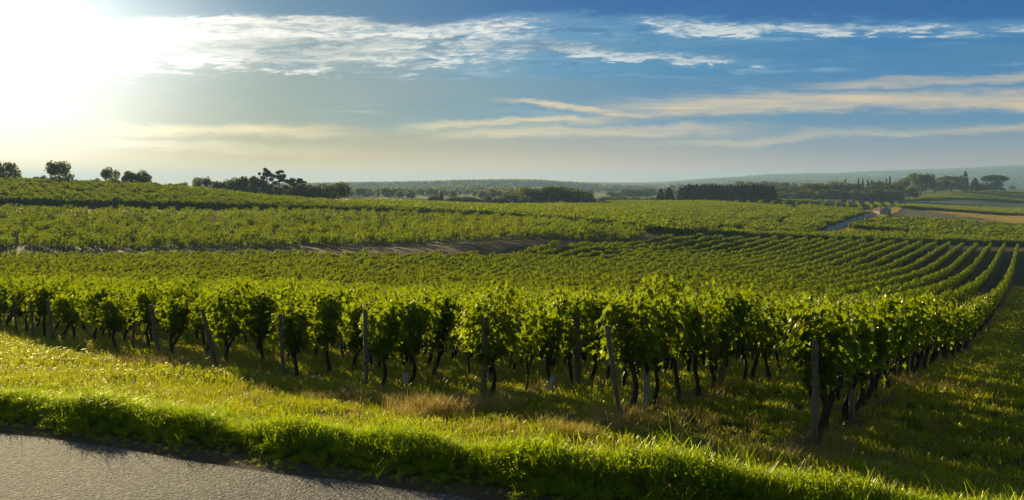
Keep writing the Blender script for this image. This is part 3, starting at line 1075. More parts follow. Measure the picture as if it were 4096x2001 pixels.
POST_LABEL = {0: 'tall grey wooden post at the near end of the rightmost row, nearest the lane', 1: 'leaning wooden end post of the second row from the right over rusty dry grass',
              2: 'straight squared wooden end post of the third row from the right', 3: 'dark wooden end post in front of the middle vines, fourth row from the right', 4: 'thick grey wooden end post of the fifth row from the right',
              5: 'round grey wooden end post of the sixth row from the right', 6: 'steeply leaning wooden end post of the seventh row from the right', 8: 'wooden end post with yellow vine shoots at its top, eighth in from the lane',
              9: 'thin brown leaning end post in the sunny grass near the left edge', 10: 'brown end post second from the left edge beside bent trunks', 11: 'leftmost wooden end post, at the very left edge'}


def build_posts():
    # (row, picture column and row of the foot, of the top, radius m, square)
    spec = {0: (819, 446, 817, 338, .046, False, 'wood'), 1: (623, 419.5, 607, 325, .038, False, 'wood'), 2: (483, 401, 485, 316, .042, True, 'wood'), 3: (365, 395, 364, 309, .046, False, 'wood'),
            4: (281, 380, 279, 312, .045, False, 'wood'), 5: (215, 366, 200, 305, 0.05, False, 'wood'), 6: (157, 360.5, 149, 304, .056, False, 'wood'), 8: (50, 344.5, 45, 298, .05, False, 'wood'),
            9: (31, 338, 29, 300, .046, False, 'wood'), 10: (14, 334, 10, 297, .045, False, 'wood'), 11: (1, 328, 0, 293, .048, False, 'wood')}
    for k, (px, py, tx, ty, rad, sq, mat) in spec.items():
        n = ROW0 - ROWS * k
        t = row_start(k)
        q = RD * t + RN * n
        d = q[1]
        z = float(ground(q[0], q[1]))
        h = (py - ty) / F * d
        top = ((tx - px) / F * d, 0.0)
        me, pts = post_mesh(500 + k, h, top, rad, sq, mat)
        e = empty('vine_post', (q[0], q[1], z))
        obj('post', me, e)
        obj('wire', wire_mesh(pts, rad, (.45, .62, .8, .95)), e)
        tag(e, POST_LABEL[k], 'post', 'end posts of the near vineyard')
    # pale post right behind the leaning one, and the squared one of row two
    r = np.random.default_rng(21)
    extra = [(648, 17.2, 1.45, .045, 'concrete', 'pale concrete post just behind the leaning end post, second row from the right'), (714 + 10, 21.6, 1.45, .05, 'wood', 'wooden post between the trunks midway along the second row from the right'),
             (579.5, 21.9, 1.6, .055, 'wood', 'upright wooden post behind the thin vine, third row from the right'), (130, 31.5, 1.4, .04, 'wood', 'slim wooden post deep in the shade of the left rows'), (856, 16.8, 1.5, .055, 'wood', 'dark wooden post among the trunks just behind the rightmost end post')]
    for px, d, h, rad, mat, lab in extra:
        p = gpt(px, d)
        me, pts = post_mesh(int(px), h, (r.normal(0, .03), 0), rad, mat == 'concrete' or px == 579.5, mat)
        e = empty('vine_post', p)
        obj('post', me, e)
        obj('wire', wire_mesh(pts, rad, (.6, .9)), e)
        tag(e, lab, 'post', 'posts within the rows')
    me, pts = post_mesh(900, 1.55, (.02, .01), .045, False, 'wood')
    wm = wire_mesh(pts, .045, (.6, .9))
    for k in range(0, 11):
        t0 = row_start(k)
        for i, dt in enumerate((9.5, 16.5, 23.5, 30.5)):
            if k in (0, 1, 2) and i == 0:
                continue
            q = RD * (t0 + dt + r.normal(0, .4)) + RN * (ROW0 - ROWS * k)
            c = q[0] / q[1]
            if abs(c) > .53 or q[1] > 52:
                continue
            e = empty('vine_post', (q[0], q[1], float(ground(*q))), r.uniform(0, 6))
            obj('post', me, e); obj('wire', wm, e)
            tag(e, 'slim wooden post hidden in leaves of the ' + row_words(k), 'post', 'hidden posts inside the ' + row_words(k))
    # thin posts along the front row of the hillside plot
    me2, _ = post_mesh(901, 1.9, (.03, 0), .07, False, 'concrete')
    line = POLY_B[1:8]
    for i, px in enumerate((70, 165, 205, 276, 297, 360, 420, 455, 520, 560, 610)):
        a = np.interp((px - 512) / F, line[:, 0] / line[:, 1], line[:, 1]) - 1.2
        o = obj('vine_post', me2)
        o.location = gpt(px, a); o.rotation_euler = (0, 0, i * 1.1)
        tag(o, 'thin pale post in front of the lowest vine row of the left hillside plot', 'post', 'pale posts along the hillside plot')
    # white guard tubes
    for px, py, d, tilt, lab in ((548.5, 389, 19.9, .12, 'short white plastic guard tube leaning at the foot of a thin vine'), (404.5, 383, 21.3, -.02, 'small upright cream guard tube in the shade behind a thick vine trunk')):
        p = gpt(px, d)
        mb = MB()
        mb.tube([(0, 0, -.02), (tilt * .3, 0, .15), (tilt, 0, .38)], [.055, .055, .055], 4, 0, False)
        mb.tube([(tilt, 0, .38), (tilt * .3, 0, .15), (0, 0, -.02)], [.05, .05, .05], 4, 0, False)
        o = obj('guard_tube', mb.mesh('guard_tube', [M['tubewhite']]))
        o.location = p
        tag(o, lab, 'guard tube', 'vine guard tubes')


build_posts()


def build_wires():
    for k in range(0, 4):
        t0 = row_start(k)
        for h in (.78, 1.12, 1.46):
            P = []
            for dt in np.arange(0, 26, 1.0):
                q = RD * (t0 + dt) + RN * (ROW0 - ROWS * k)
                P.append((q[0], q[1], float(ground(*q)) + h - .02 * math.sin(dt * .9)))
            mb = MB(); mb.tube(P, .0028, 4, 0, False)
            o = obj('trellis_wire', mb.mesh('trellis_wire', [M['wire']], True))
            hn = {.78: 'lowest', 1.12: 'middle', 1.46: 'highest'}[h]
            tag(o, hn + ' thin steel wire strung through the ' + row_words(k), 'wire', 'trellis wires')


build_wires()


# ------------------------------------------------------------------ other vine plots
def rows_in(poly, ang, spacing, step, seed, jit=.06):
    r = np.random.default_rng(seed)
    d = np.array([math.cos(ang), math.sin(ang)]); n = np.array([-d[1], d[0]])
    pn, pd = poly @ n, poly @ d
    P = []
    for a in np.arange(pn.min(), pn.max(), spacing):
        t = np.arange(pd.min(), pd.max(), step)
        t = t + r.normal(0, jit, len(t))
        q = d[None] * t[:, None] + n[None] * a
        P.append(q)
    P = np.concatenate(P)
    P = P[inside(poly, P[:, 0], P[:, 1])]
    c = P[:, 0] / P[:, 1]
    return P[(c > -.62) & (c < .62)]


def plot(name, poly, ang, spacing, step, shapes, label, seed, gap=0.0, hs=1.0):
    r = np.random.default_rng(seed)
    P = rows_in(poly, ang, spacing, step, seed)
    if gap:
        P = P[r.random(len(P)) > gap]
    z = ground(P[:, 0], P[:, 1])
    coll = source(name + '_shape', shapes)
    n = len(P)
    return scatter(name, np.stack([P[:, 0], P[:, 1], z], 1), ang + r.normal(0, .1, n), np.stack([r.uniform(.9, 1.1, n)] * 2 + [hs * r.uniform(.72, 1.2, n)], 1), r.integers(0, len(shapes), n), coll, label, 'vineyard')


def hedge(seed, nleaf, size, length, ztop=1.8, half=.35, mat='vine_far'):
    return lod_vine(seed, nleaf, size, length, .35, ztop, half, .24, mat, False)


B_ANG = math.atan2(65, 104)
S_B = [lod_vine(600 + i, 230, .175, .85 + .08 * i, .62, 1.75 + .09 * i, .33, .26, lean=.3) for i in range(6)]
plot('hillside_vineyard', POLY_B, B_ANG, 4.4, 1.25, S_B, 'tall bright vines in level rows on the left hillside above the dirt path', 31, .13)
S_H = [hedge(620 + i, 700, .24, 3.2) for i in range(5)]
plot('crest_vineyard', POLY_C, B_ANG - .06, 3.0, 2.9, S_H, 'dark olive vine rows capping the left hill beneath the skyline trees', 32)
S_H2 = [hedge(640 + i, 520, .33, 4.2) for i in range(5)]
plot('middle_vineyard', POLY_D, .12, 3.4, 3.9, S_H2, 'wide mid green vineyard slope rising to the round wood at the centre', 33)
plot('lane_vineyard', POLY_E1, .55, 3.2, 3.9, S_H2, 'vine rows on the left side of the blue grey lane', 34)
plot('terrace_vineyard', POLY_I, 1.25, 7.0, 3.9, S_H2, 'short plump vine rows in front of the long dark tree belt', 35)
plot('valley_vineyard', POLY_E2, 2.2, 2.4, 3.6, S_H2, 'bright green vineyard below the stone hut, right of the lane', 36)
plot('band_vineyard', POLY_E3, .2, 2.6, 3.2, S_H, 'dark green vine band just beyond the far row ends', 37)
plot('strip_vineyard', POLY_F, .06, 2.4, 4.0, S_H2, 'flat dark green vine strip between tan stubble and grey field', 38)
plot('upper_vineyard', POLY_H, .10, 3.2, 4.0, S_H2, 'green vineyard slope below the umbrella pine', 39)


# ------------------------------------------------------------------ trees
def crown_pts(r, lobes, n, shell=.35):
    """points and normals spread through the outer part of overlapping ellipsoid lobes"""
    L = np.array(lobes, float)
    w = (L[:, 3] * L[:, 4] * L[:, 5]) ** (2 / 3)
    ids = r.choice(len(L), n, p=w / w.sum())
    u = r.normal(0, 1, (n, 3)); u /= np.linalg.norm(u, axis=1)[:, None]
    rad = 1 - shell * r.random(n) ** 1.5 + r.normal(0, .05, n)
    p = L[ids, :3] + u * L[ids, 3:6] * rad[:, None]
    nr = u / L[ids, 3:6]
    nr /= np.linalg.norm(nr, axis=1)[:, None]
    return p, nr + r.normal(0, .5, nr.shape)


def crown_mesh(seed, lobes, n, size, mat, tipdown=.4):
    r = np.random.default_rng(seed)
    p, nr = crown_pts(r, lobes, n)
    mb = MB()
    # leaf clumps: light and dark sprays
    g = np.clip(.5 + .35 * np.sin(p[:, 0] * 9 + seed) * np.sin(p[:, 2] * 11) + r.normal(0, .2, n), 0, 1)
    add_leaves(mb, p, nr, r.uniform(.6, 1.4, n) * size, r, QUAD, QUAD_F, g, tipdown=tipdown, spin=1.0)
    return mb.mesh('crown', [M[mat]])


def broad_lobes(r, wmin=.05, n=11, base=.18):
    """lobes of a unit-high broadleaf crown (z 0..1, half width ~.5)"""
    L = [(0, 0, .56, .33, .33, .36)]
    for i in range(n):
        a = i * 2.4 + r.uniform(-.4, .4)
        z = r.uniform(base + .14, .86)
        w = .33 * math.sqrt(max(wmin, 1 - ((z - .5) / .52) ** 2))
        s = r.uniform(.13, .23)
        L.append((w * math.cos(a), w * math.sin(a), z, s * 1.1, s * 1.1, s * .85))
    return L


def trunk_mesh(seed, h, rad, limbs=4, spread=.25, htop=None):
    r = np.random.default_rng(seed)
    mb = MB()
    pts = np.array([(0, 0, -.05), (r.normal(0, .01), r.normal(0, .01), h * .5), (r.normal(0, .02), r.normal(0, .02), h)])
    mb.tube(pts, [rad, rad * .8, rad * .65], 8, 0, True, .08, r)
    top = htop or min(.85, h + .4)
    for i in range(limbs):
        a = i * 2 * math.pi / limbs + r.uniform(-.5, .5)
        e = np.array([math.cos(a) * spread, math.sin(a) * spread, top + r.uniform(-.12, .1)])
        m = pts[-1] * .5 + e * .5 + (0, 0, -.05)
        mb.tube([pts[-1] - (0, 0, .03), m, e], [rad * .5, rad * .32, rad * .12], 6)
    mb.tube([pts[-1], (pts[-1] + (0, 0, top)) / 2 + (0, 0, h / 3), (0, 0, top)], [rad * .6, rad * .4, rad * .1], 6)
    return mb.mesh('trunk', [M['treebark']], True)


def conifer_mesh(seed, n=1500, half=.22, mat='pine', power=.8, size=.075):
    r = np.random.default_rng(seed)
    z = r.random(n) ** 1.35 * .97 + .03
    a = r.uniform(0, 2 * math.pi, n)
    layer = .78 + .22 * np.cos(z * 55 + a * .5)
    w = half * (1 - z) ** power * layer * (1 - .45 * r.random(n) ** 2) + .006
    p = np.stack([w * np.cos(a), w * np.sin(a), z - w * .25], 1)
    nr = np.stack([np.cos(a), np.sin(a), np.full(n, .7)], 1) + r.normal(0, .35, (n, 3))
    mb = MB()
    add_leaves(mb, p, nr, r.uniform(.6, 1.3, n) * size * (1.15 - .6 * z), r, QUAD, QUAD_F, tipdown=.6)
    return mb.mesh('crown', [M[mat]])


def make_shapes():
    S = {}
    r = np.random.default_rng(77)
    S['broad'] = [(crown_mesh(700 + i, broad_lobes(r, n=10 + i % 3), 2400, .062, 'tree'), trunk_mesh(700 + i, .24, .034)) for i in range(5)]
    S['open'] = [(crown_mesh(720 + i, [l for l in broad_lobes(r, .55, n=18, base=.0)], 2800, .055, 'tree'), trunk_mesh(720 + i, .22, .03, 6, .3)) for i in range(3)]
    S['pale'] = [(crown_mesh(740 + i, broad_lobes(r, n=10), 2200, .062, 'tree_pale'), trunk_mesh(740 + i, .2, .03)) for i in range(3)]
    S['shrub'] = [(crown_mesh(760 + i, [(r.uniform(-.35, .35), r.uniform(-.25, .25), r.uniform(.25, .6), r.uniform(.16, .26), r.uniform(.16, .26), r.uniform(.18, .36)) for _ in range(9)], 1400, .085, 'tree'), trunk_mesh(760 + i, .1, .03, 5, .3, .5)) for i in range(3)]
    S['spruce'] = [(conifer_mesh(780 + i, 2200, .25 + .03 * (i % 3), 'pine', .5), trunk_mesh(780 + i, .06, .022, 0, 0, .9)) for i in range(4)]
    S['fir'] = [(conifer_mesh(790 + i, 1200, .24, 'pine', 1.0, .08), trunk_mesh(790 + i, .06, .02, 0, 0, .92)) for i in range(2)]
    cy = [(0, 0, z, .12 * math.sin(min(1, (1.04 - z) * 1.5) * 1.57) + .02, .12 * math.sin(min(1, (1.04 - z) * 1.5) * 1.57) + .02, .12) for z in np.linspace(.08, .95, 11)]
    S['cypress'] = [(crown_mesh(800, cy, 1700, .05, 'pine'), trunk_mesh(800, .05, .03, 0, 0, .8))]
    # maritime pines: bare trunk, flat tufted clumps
    def pine(seed, clumps):
        rr = np.random.default_rng(seed)
        mb = MB()
        pts = np.array([(0, 0, -.05), (.01, 0, .3), (-.01, .01, .6), (.01, 0, .9)])
        mb.tube(pts, [.024, .02, .015, .008], 8)
        for (x, y, z, s) in clumps:
            b = np.array([0, 0, z - .10 - abs(x) * .25])
            mb.tube([b, b * .5 + np.array([x, y, z]) * .5 + (0, 0, -.01), (x, y, z - .02)], [.010, .007, .004], 6)
        lob = [(x + rr.normal(0, s * .55), y + rr.normal(0, s * .5), z + rr.normal(0, s * .22), s * .62, s * .58, s * .30) for (x, y, z, s) in clumps for _ in range(5)]
        return crown_mesh(seed, lob, 3000, .034, 'pine'), mb.mesh('trunk', [M['treebark']], True)
    S['pine'] = [pine(810, [(0, 0, .93, .13), (-.14, .05, .86, .12), (.13, -.03, .85, .12), (.02, .1, .80, .12), (-.19, 0, .74, .10), (.18, .05, .70, .11), (-.12, -.05, .52, .10), (.16, 0, .48, .09), (-.2, 0, .40, .08)]),
                 pine(811, [(.02, 0, .94, .12), (.14, .05, .84, .13), (-.13, 0, .82, .12), (.2, 0, .68, .10), (-.16, .05, .62, .11), (.05, -.1, .72, .12), (.22, 0, .50, .09), (-.08, 0, .44, .09)]),
                 pine(812, [(0, 0, .90, .16), (-.24, 0, .80, .14), (.24, 0, .82, .14), (.1, .1, .86, .14), (-.1, -.1, .74, .12), (.3, 0, .66, .10)])]
    um = [(x, y, .72 + .12 * (1 - (x * x + y * y) / .3), .17, .17, .15) for x in np.linspace(-.42, .42, 6) for y in np.linspace(-.3, .3, 4) if x * x + y * y < .22]
    S['umbrella'] = [(crown_mesh(820, um, 3000, .05, 'pine', .3), trunk_mesh(820, .45, .035, 6, .30, .78))]
    return S


SHAPES = make_shapes()


def tree(px, ytop, ybase, d, kind, wpx, label, group=None, var=0, rz=None):
    """one tree whose foot stands on the ground at depth d, its crown reaching picture row ytop"""
    if d > 500:
        ytop, wpx = ytop - 1.1, wpx * 1.08
    cr, tk = SHAPES[kind][var % len(SHAPES[kind])]
    p = gpt(px, d)
    top = pix(px, ytop, d)[2]
    if kind == 'open':
        p[2] -= .30 * (top - p[2])          # crowns reach down behind the crest
    h = max(2.0, top - p[2] + .1)
    w = wpx / F * d
    nat = {'broad': .92, 'open': .92, 'pale': .92, 'shrub': 1.05, 'spruce': .46, 'fir': .46, 'cypress': .27, 'pine': .56, 'umbrella': 1.1}[kind]
    s = w / nat
    nm = {'broad': 'broadleaf_tree', 'open': 'broadleaf_tree', 'pale': 'broadleaf_tree', 'shrub': 'bush', 'spruce': 'conifer_tree', 'fir': 'conifer_tree', 'cypress': 'cypress_tree', 'pine': 'pine_tree', 'umbrella': 'umbrella_pine'}[kind]
    e = empty(nm, (p[0], p[1], p[2] - .1), (px * 1.7 + var) % 6.28 if rz is None else rz, (s, s, h))
    obj('crown', cr, e)
    obj('trunk', tk, e)
    cat = {'bush': 'bush', 'cypress_tree': 'cypress', 'umbrella_pine': 'pine', 'pine_tree': 'pine', 'conifer_tree': 'conifer'}.get(nm, 'tree')
    return tag(e, label, cat, group)


def build_trees():
    G = 'trees along the left hill crest'
    tree(6, 160, 178, 368, 'open', 27, 'large round tree on the hill crest cut by the left edge', G, 0)
    for i, px in enumerate((27, 36, 44)):
        tree(px, 175.5 - i * .8, 180, 372, 'shrub', 12, 'low scrubby bush on the crest between the two big left trees', 'crest bushes between the two big left trees', i)
    tree(60, 159, 180, 366, 'open', 26, 'tall broad oak-like tree standing alone on the left crest', G, 1)
    for i, px in enumerate((91, 100)):
        tree(px, 177.5 - i, 183, 376, 'shrub', 12, 'low bush against the left flank of the medium crest tree', 'bushes left of the medium crest tree', i)
    tree(112, 167, 184, 374, 'open', 18, 'medium crest tree with a gap to the paired trees on its right', G, 2)
    tree(130, 169, 186, 378, 'broad', 13, 'left and slimmer of two touching crest trees', G, 0)
    tree(143, 168.5, 187, 380, 'broad', 16, 'right and denser of two touching crest trees', G, 1)
    tree(156, 179, 189, 384, 'shrub', 12, 'small bush just right of the two touching crest trees', G, 0)
    for i, (px, y) in enumerate(((168, 180.5), (176, 182), (184, 180.5), (192, 182))):
        tree(px, y, 190, 392, 'shrub', 13, 'low dark bush on the crest left of the pointed tree', 'crest bushes left of the pointed tree', i)
    tree(203, 175.5, 191, 405, 'open', 18, 'pointed crest tree standing above low bushes', G, 1)
    G2 = 'dark mixed wood behind the left slope'
    for i, (px, y, w) in enumerate(((219, 181, 12), (228, 179.5, 14), (239, 179.5, 14), (250, 177.5, 16), (259, 178, 15), (272, 184, 15), (286, 185, 16), (299, 184, 14), (306, 186, 12))):
        tree(px, y - 1.6, 199, 425 + i * 3, 'broad', w + 5, 'dark round tree in the wood below the tall pines', G2, i)
    tree(267.5, 168.5, 190, 428, 'pine', 13, 'tallest pine with bare trunk, left of the pair', G2 + ' pines', 0, 0.2)
    tree(280, 170.5, 191, 430, 'pine', 15, 'right pine of the tall pair above the dark wood', G2 + ' pines', 1, 0.1)
    tree(295, 177, 192, 436, 'pine', 14, 'shorter flat-topped pine right of the tall pair', G2 + ' pines', 2, 0.0)
    tree(315, 186, 199, 446, 'broad', 16, 'rounded tree between the wood and the big dark tree', G2, 3)
    tree(334, 182.5, 200, 448, 'broad', 33, 'big dark wide tree at the right end of the left wood', G2, 2)
    # centre wood
    tree(434, 194, 205, 560, 'broad', 11, 'small dark tree beside the lone dark conifer at the centre', None, 1)
    tree(441.5, 192.3, 205, 556, 'fir', 8, 'lone small pointed dark conifer at the centre', None, 0)
    G3 = 'pale trees between conifer and round wood'
    for i, (px, y, w) in enumerate(((450, 198, 14), (461, 197.2, 14), (472, 196.8, 16), (482, 198, 12), (496, 198.5, 12))):
        tree(px, y, 207, 590, 'pale', w + 2, 'pale green low tree in the line right of the lone conifer', G3, i)
    tree(488, 196, 207, 580, 'broad', 10, 'darker upright tree amid the pale low trees', G3, 2)
    G4 = 'round wood at the centre'
    for i, (px, y, w, kd) in enumerate(((506, 196, 14, 'broad'), (519, 193, 16, 'broad'), (531, 191, 17, 'broad'), (543, 189.5, 18, 'pale'), (554, 188.3, 19, 'broad'), (565, 188.8, 19, 'broad'), (576, 190.2, 18, 'broad'), (585, 193.5, 14, 'broad'))):
        tree(px, y - 1.8, 206, 565 + (i % 2) * 12, kd, w + 7, 'round crowned tree in the domed wood at the centre', G4, i)
    tree(527, 196, 206, 552, 'pale', 17, 'pale tree at the front left of the domed wood', G4, 0)
    tree(580, 195, 206, 550, 'pale', 17, 'pale round tree at the front right of the domed wood', G4, 1)
    # spruce belt
    tree(660.5, 190, 202, 648, 'spruce', 11, 'left conifer of the detached dark pair', None, 0)
    tree(669, 188.3, 202, 648, 'spruce', 12, 'right taller conifer of the detached dark pair', None, 1)
    r = np.random.default_rng(5)
    xs = np.linspace(681, 772, 25)
    for i, px in enumerate(xs):
        y = 185.8 + 2.8 * max(0, 1 - (px - 678) / 10) + r.uniform(-.9, 1.3) + (1.5 if px > 765 else 0)
        tree(px, y, 201, 650 + r.uniform(-4, 4), 'spruce', 11.5, 'dark spruce in the long straight tree belt', 'dark spruce belt right of centre', i)
    G5 = 'broadleaf belt right of the spruces'
    for i, (px, y, w, kd) in enumerate(((778, 187, 14, 'broad'), (787, 185, 14, 'broad'), (797, 185, 14, 'pale'), (806, 184.5, 13, 'broad'), (813, 183.5, 14, 'broad'), (822, 182.5, 14, 'broad'), (830, 181, 14, 'broad'), (838, 182.5, 13, 'broad'), (846, 183.5, 14, 'broad'), (853, 184, 13, 'broad'), (875, 184, 16, 'broad'), (884, 183, 16, 'broad'), (893, 183, 14, 'broad'))):
        tree(px, y, 201, 930 + (i % 3) * 15, kd, w + 4, 'round tree in the dark belt behind the plump vine rows', G5, i)
    for i, (px, y, w) in enumerate(((781, 192, 13), (792, 192.5, 12), (803, 190, 14), (815, 191, 15), (828, 190, 16), (842, 191, 16), (856, 190, 16), (869, 190.5, 16), (882, 190.5, 16), (895, 190, 15))):
        tree(px, y, 201, 880 + (i % 2) * 12, 'broad' if i % 3 else 'pale', w + 5, 'lower tree along the front of the dark belt', G5 + ', front', i)
    for i, (px, y) in enumerate(((844.5, 180), (857.5, 179.3), (862, 179.6), (867, 180), (885.5, 179), (889, 177.5), (878, 180.5), (871, 180.7))):
        tree(px, y, 200, 960, 'fir', 6.5, 'pointed conifer tip rising above the dark belt', 'conifer tips above the dark belt', i)
    for i, (px, y, w) in enumerate(((871, 180.5, 12), (880, 180, 12))):
        tree(px, y, 200, 970, 'broad', w, 'dark bushy tree among the conifer tips', 'bushy trees among the conifer tips', i)
    G6 = 'trees in front of the right ridge'
    tree(902, 178, 199, 1060, 'pale', 15, 'sunlit pale tree left of the great dark tree', G6, 1)
    tree(908, 186.5, 199, 1010, 'pale', 18, 'low pale tree at the foot of the great dark tree', G6, 0)
    tree(920, 173.5, 198, 1120, 'broad', 26, 'great dark round tree rising above the belt', G6, 4)
    tree(934, 181, 196, 1170, 'pale', 14, 'light tree between the great dark tree and the wide one', G6, 2)
    tree(941, 179, 196, 1190, 'broad', 15, 'medium tree on the left shoulder of the wide dark tree', G6, 0)
    tree(951, 176.5, 195, 1200, 'broad', 24, 'wide dark tree just left of the cypress', G6, 3)
    tree(964.3, 173.3, 194, 1215, 'cypress', 6, 'slim dark cypress spire in front of the ridge', G6, 0)
    tree(974, 179, 193, 1235, 'spruce', 10, 'ragged conifer between the cypress and the umbrella pine', G6, 2)
    tree(983, 183, 193, 1245, 'broad', 16, 'round tree at the foot of the umbrella pine', G6, 1)
    tree(994, 181.5, 192.5, 1250, 'broad', 16, 'dense tree directly below the umbrella pine crown', G6, 2)
    tree(993.5, 175.6, 192, 1260, 'umbrella', 23, 'umbrella pine with flat dark crown near the right edge', G6, 0, 0.0)
    tree(1014, 191.5, 194, 1500, 'broad', 8, 'small lone bush in the pale field at the right edge', G6, 1)
    # pale shapes in the haze
    for i, (px, y, w, d) in enumerate(((750, 181.5, 16, 1250), (762, 181, 14, 1260), (772, 183, 12, 1270), (739, 181.5, 5, 1300), (708, 184, 16, 1300), (697, 186, 14, 1280), (646, 188.5, 16, 1150), (632, 190, 18, 1100), (616, 193, 14, 1080), (782, 183, 12, 1280))):
        tree(px, y, 195, d, 'broad', w + 3, 'hazy blue green tree beyond the spruce belt', 'hazy trees beyond the spruce belt', i)
    for i, (px, y, w) in enumerate(((590, 196, 9), (603, 197.5, 10), (612, 198, 10), (622, 197, 9), (634, 198, 11), (641, 199, 8), (650, 198, 8))):
        tree(px, y, 201, 900, 'pale', w + 2, 'hazy pale tree in the dip right of the domed wood', 'hazy trees in the dip', i)


build_trees()


def build_far_woods():
    r = np.random.default_rng(91)
    tr = []
    for i in range(4):
        rr = np.random.default_rng(850 + i)
        L = [(rr.uniform(-.28, .28), rr.uniform(-.28, .28), rr.uniform(.4, .75), .22, .22, .2) for _ in range(6)]
        tr.append(crown_mesh(860 + i, L, 190, .22, 'tree'))
    coll = source('woodland_shape', tr)

    def fill(pxr, dr, n, h, dens=None):
        px = r.uniform(*pxr, n); d = np.sqrt(r.uniform(dr[0] ** 2, dr[1] ** 2, n))
        x = (px - 512) / F * d
        if dens is not None:
            k = dens(px, d)
            x, d = x[k], d[k]
        return np.stack([x, d, ground(x, d) - 1.0], 1), r.uniform(h * .75, h * 1.25, len(x))
    blocks = [fill((325, 530), (900, 2900), 1500, 10, lambda p, d: np.sin(p * .09 + d * .004) * np.sin(d * .006 + p * .05) > -.05), fill((270, 650), (2700, 2900 * FAR), 9500, 17), fill((560, 1100), (4400, 5000 * FAR), 20000, 22, lambda p, d: np.sin(p * .05 + d * .0017) + np.sin(d * .00095 + p * .013) > -.7),
              fill((300, 700), (1300, 2100), 900, 10, lambda p, d: np.sin(p * .07 + d * .01) * np.sin(d * .006 + p * .03) > .12), fill((640, 1080), (1500, 6500), 3200, 14, lambda p, d: np.sin(p * .05 + d * .004) * np.sin(d * .0025 + p * .02) > .1)]
    P = np.concatenate([b[0] for b in blocks]); S = np.concatenate([b[1] for b in blocks])
    keep = ~inside(MEADOW, P[:, 0], P[:, 1])
    P, S = P[keep], S[keep]
    n = len(P)
    scatter('woodland', P, r.uniform(0, 6.28, n), np.stack([S * .95, S * .95, S], 1), r.integers(0, 4, n), coll, 'far wooded ridges fading blue into the morning haze', 'woodland')


build_far_woods()


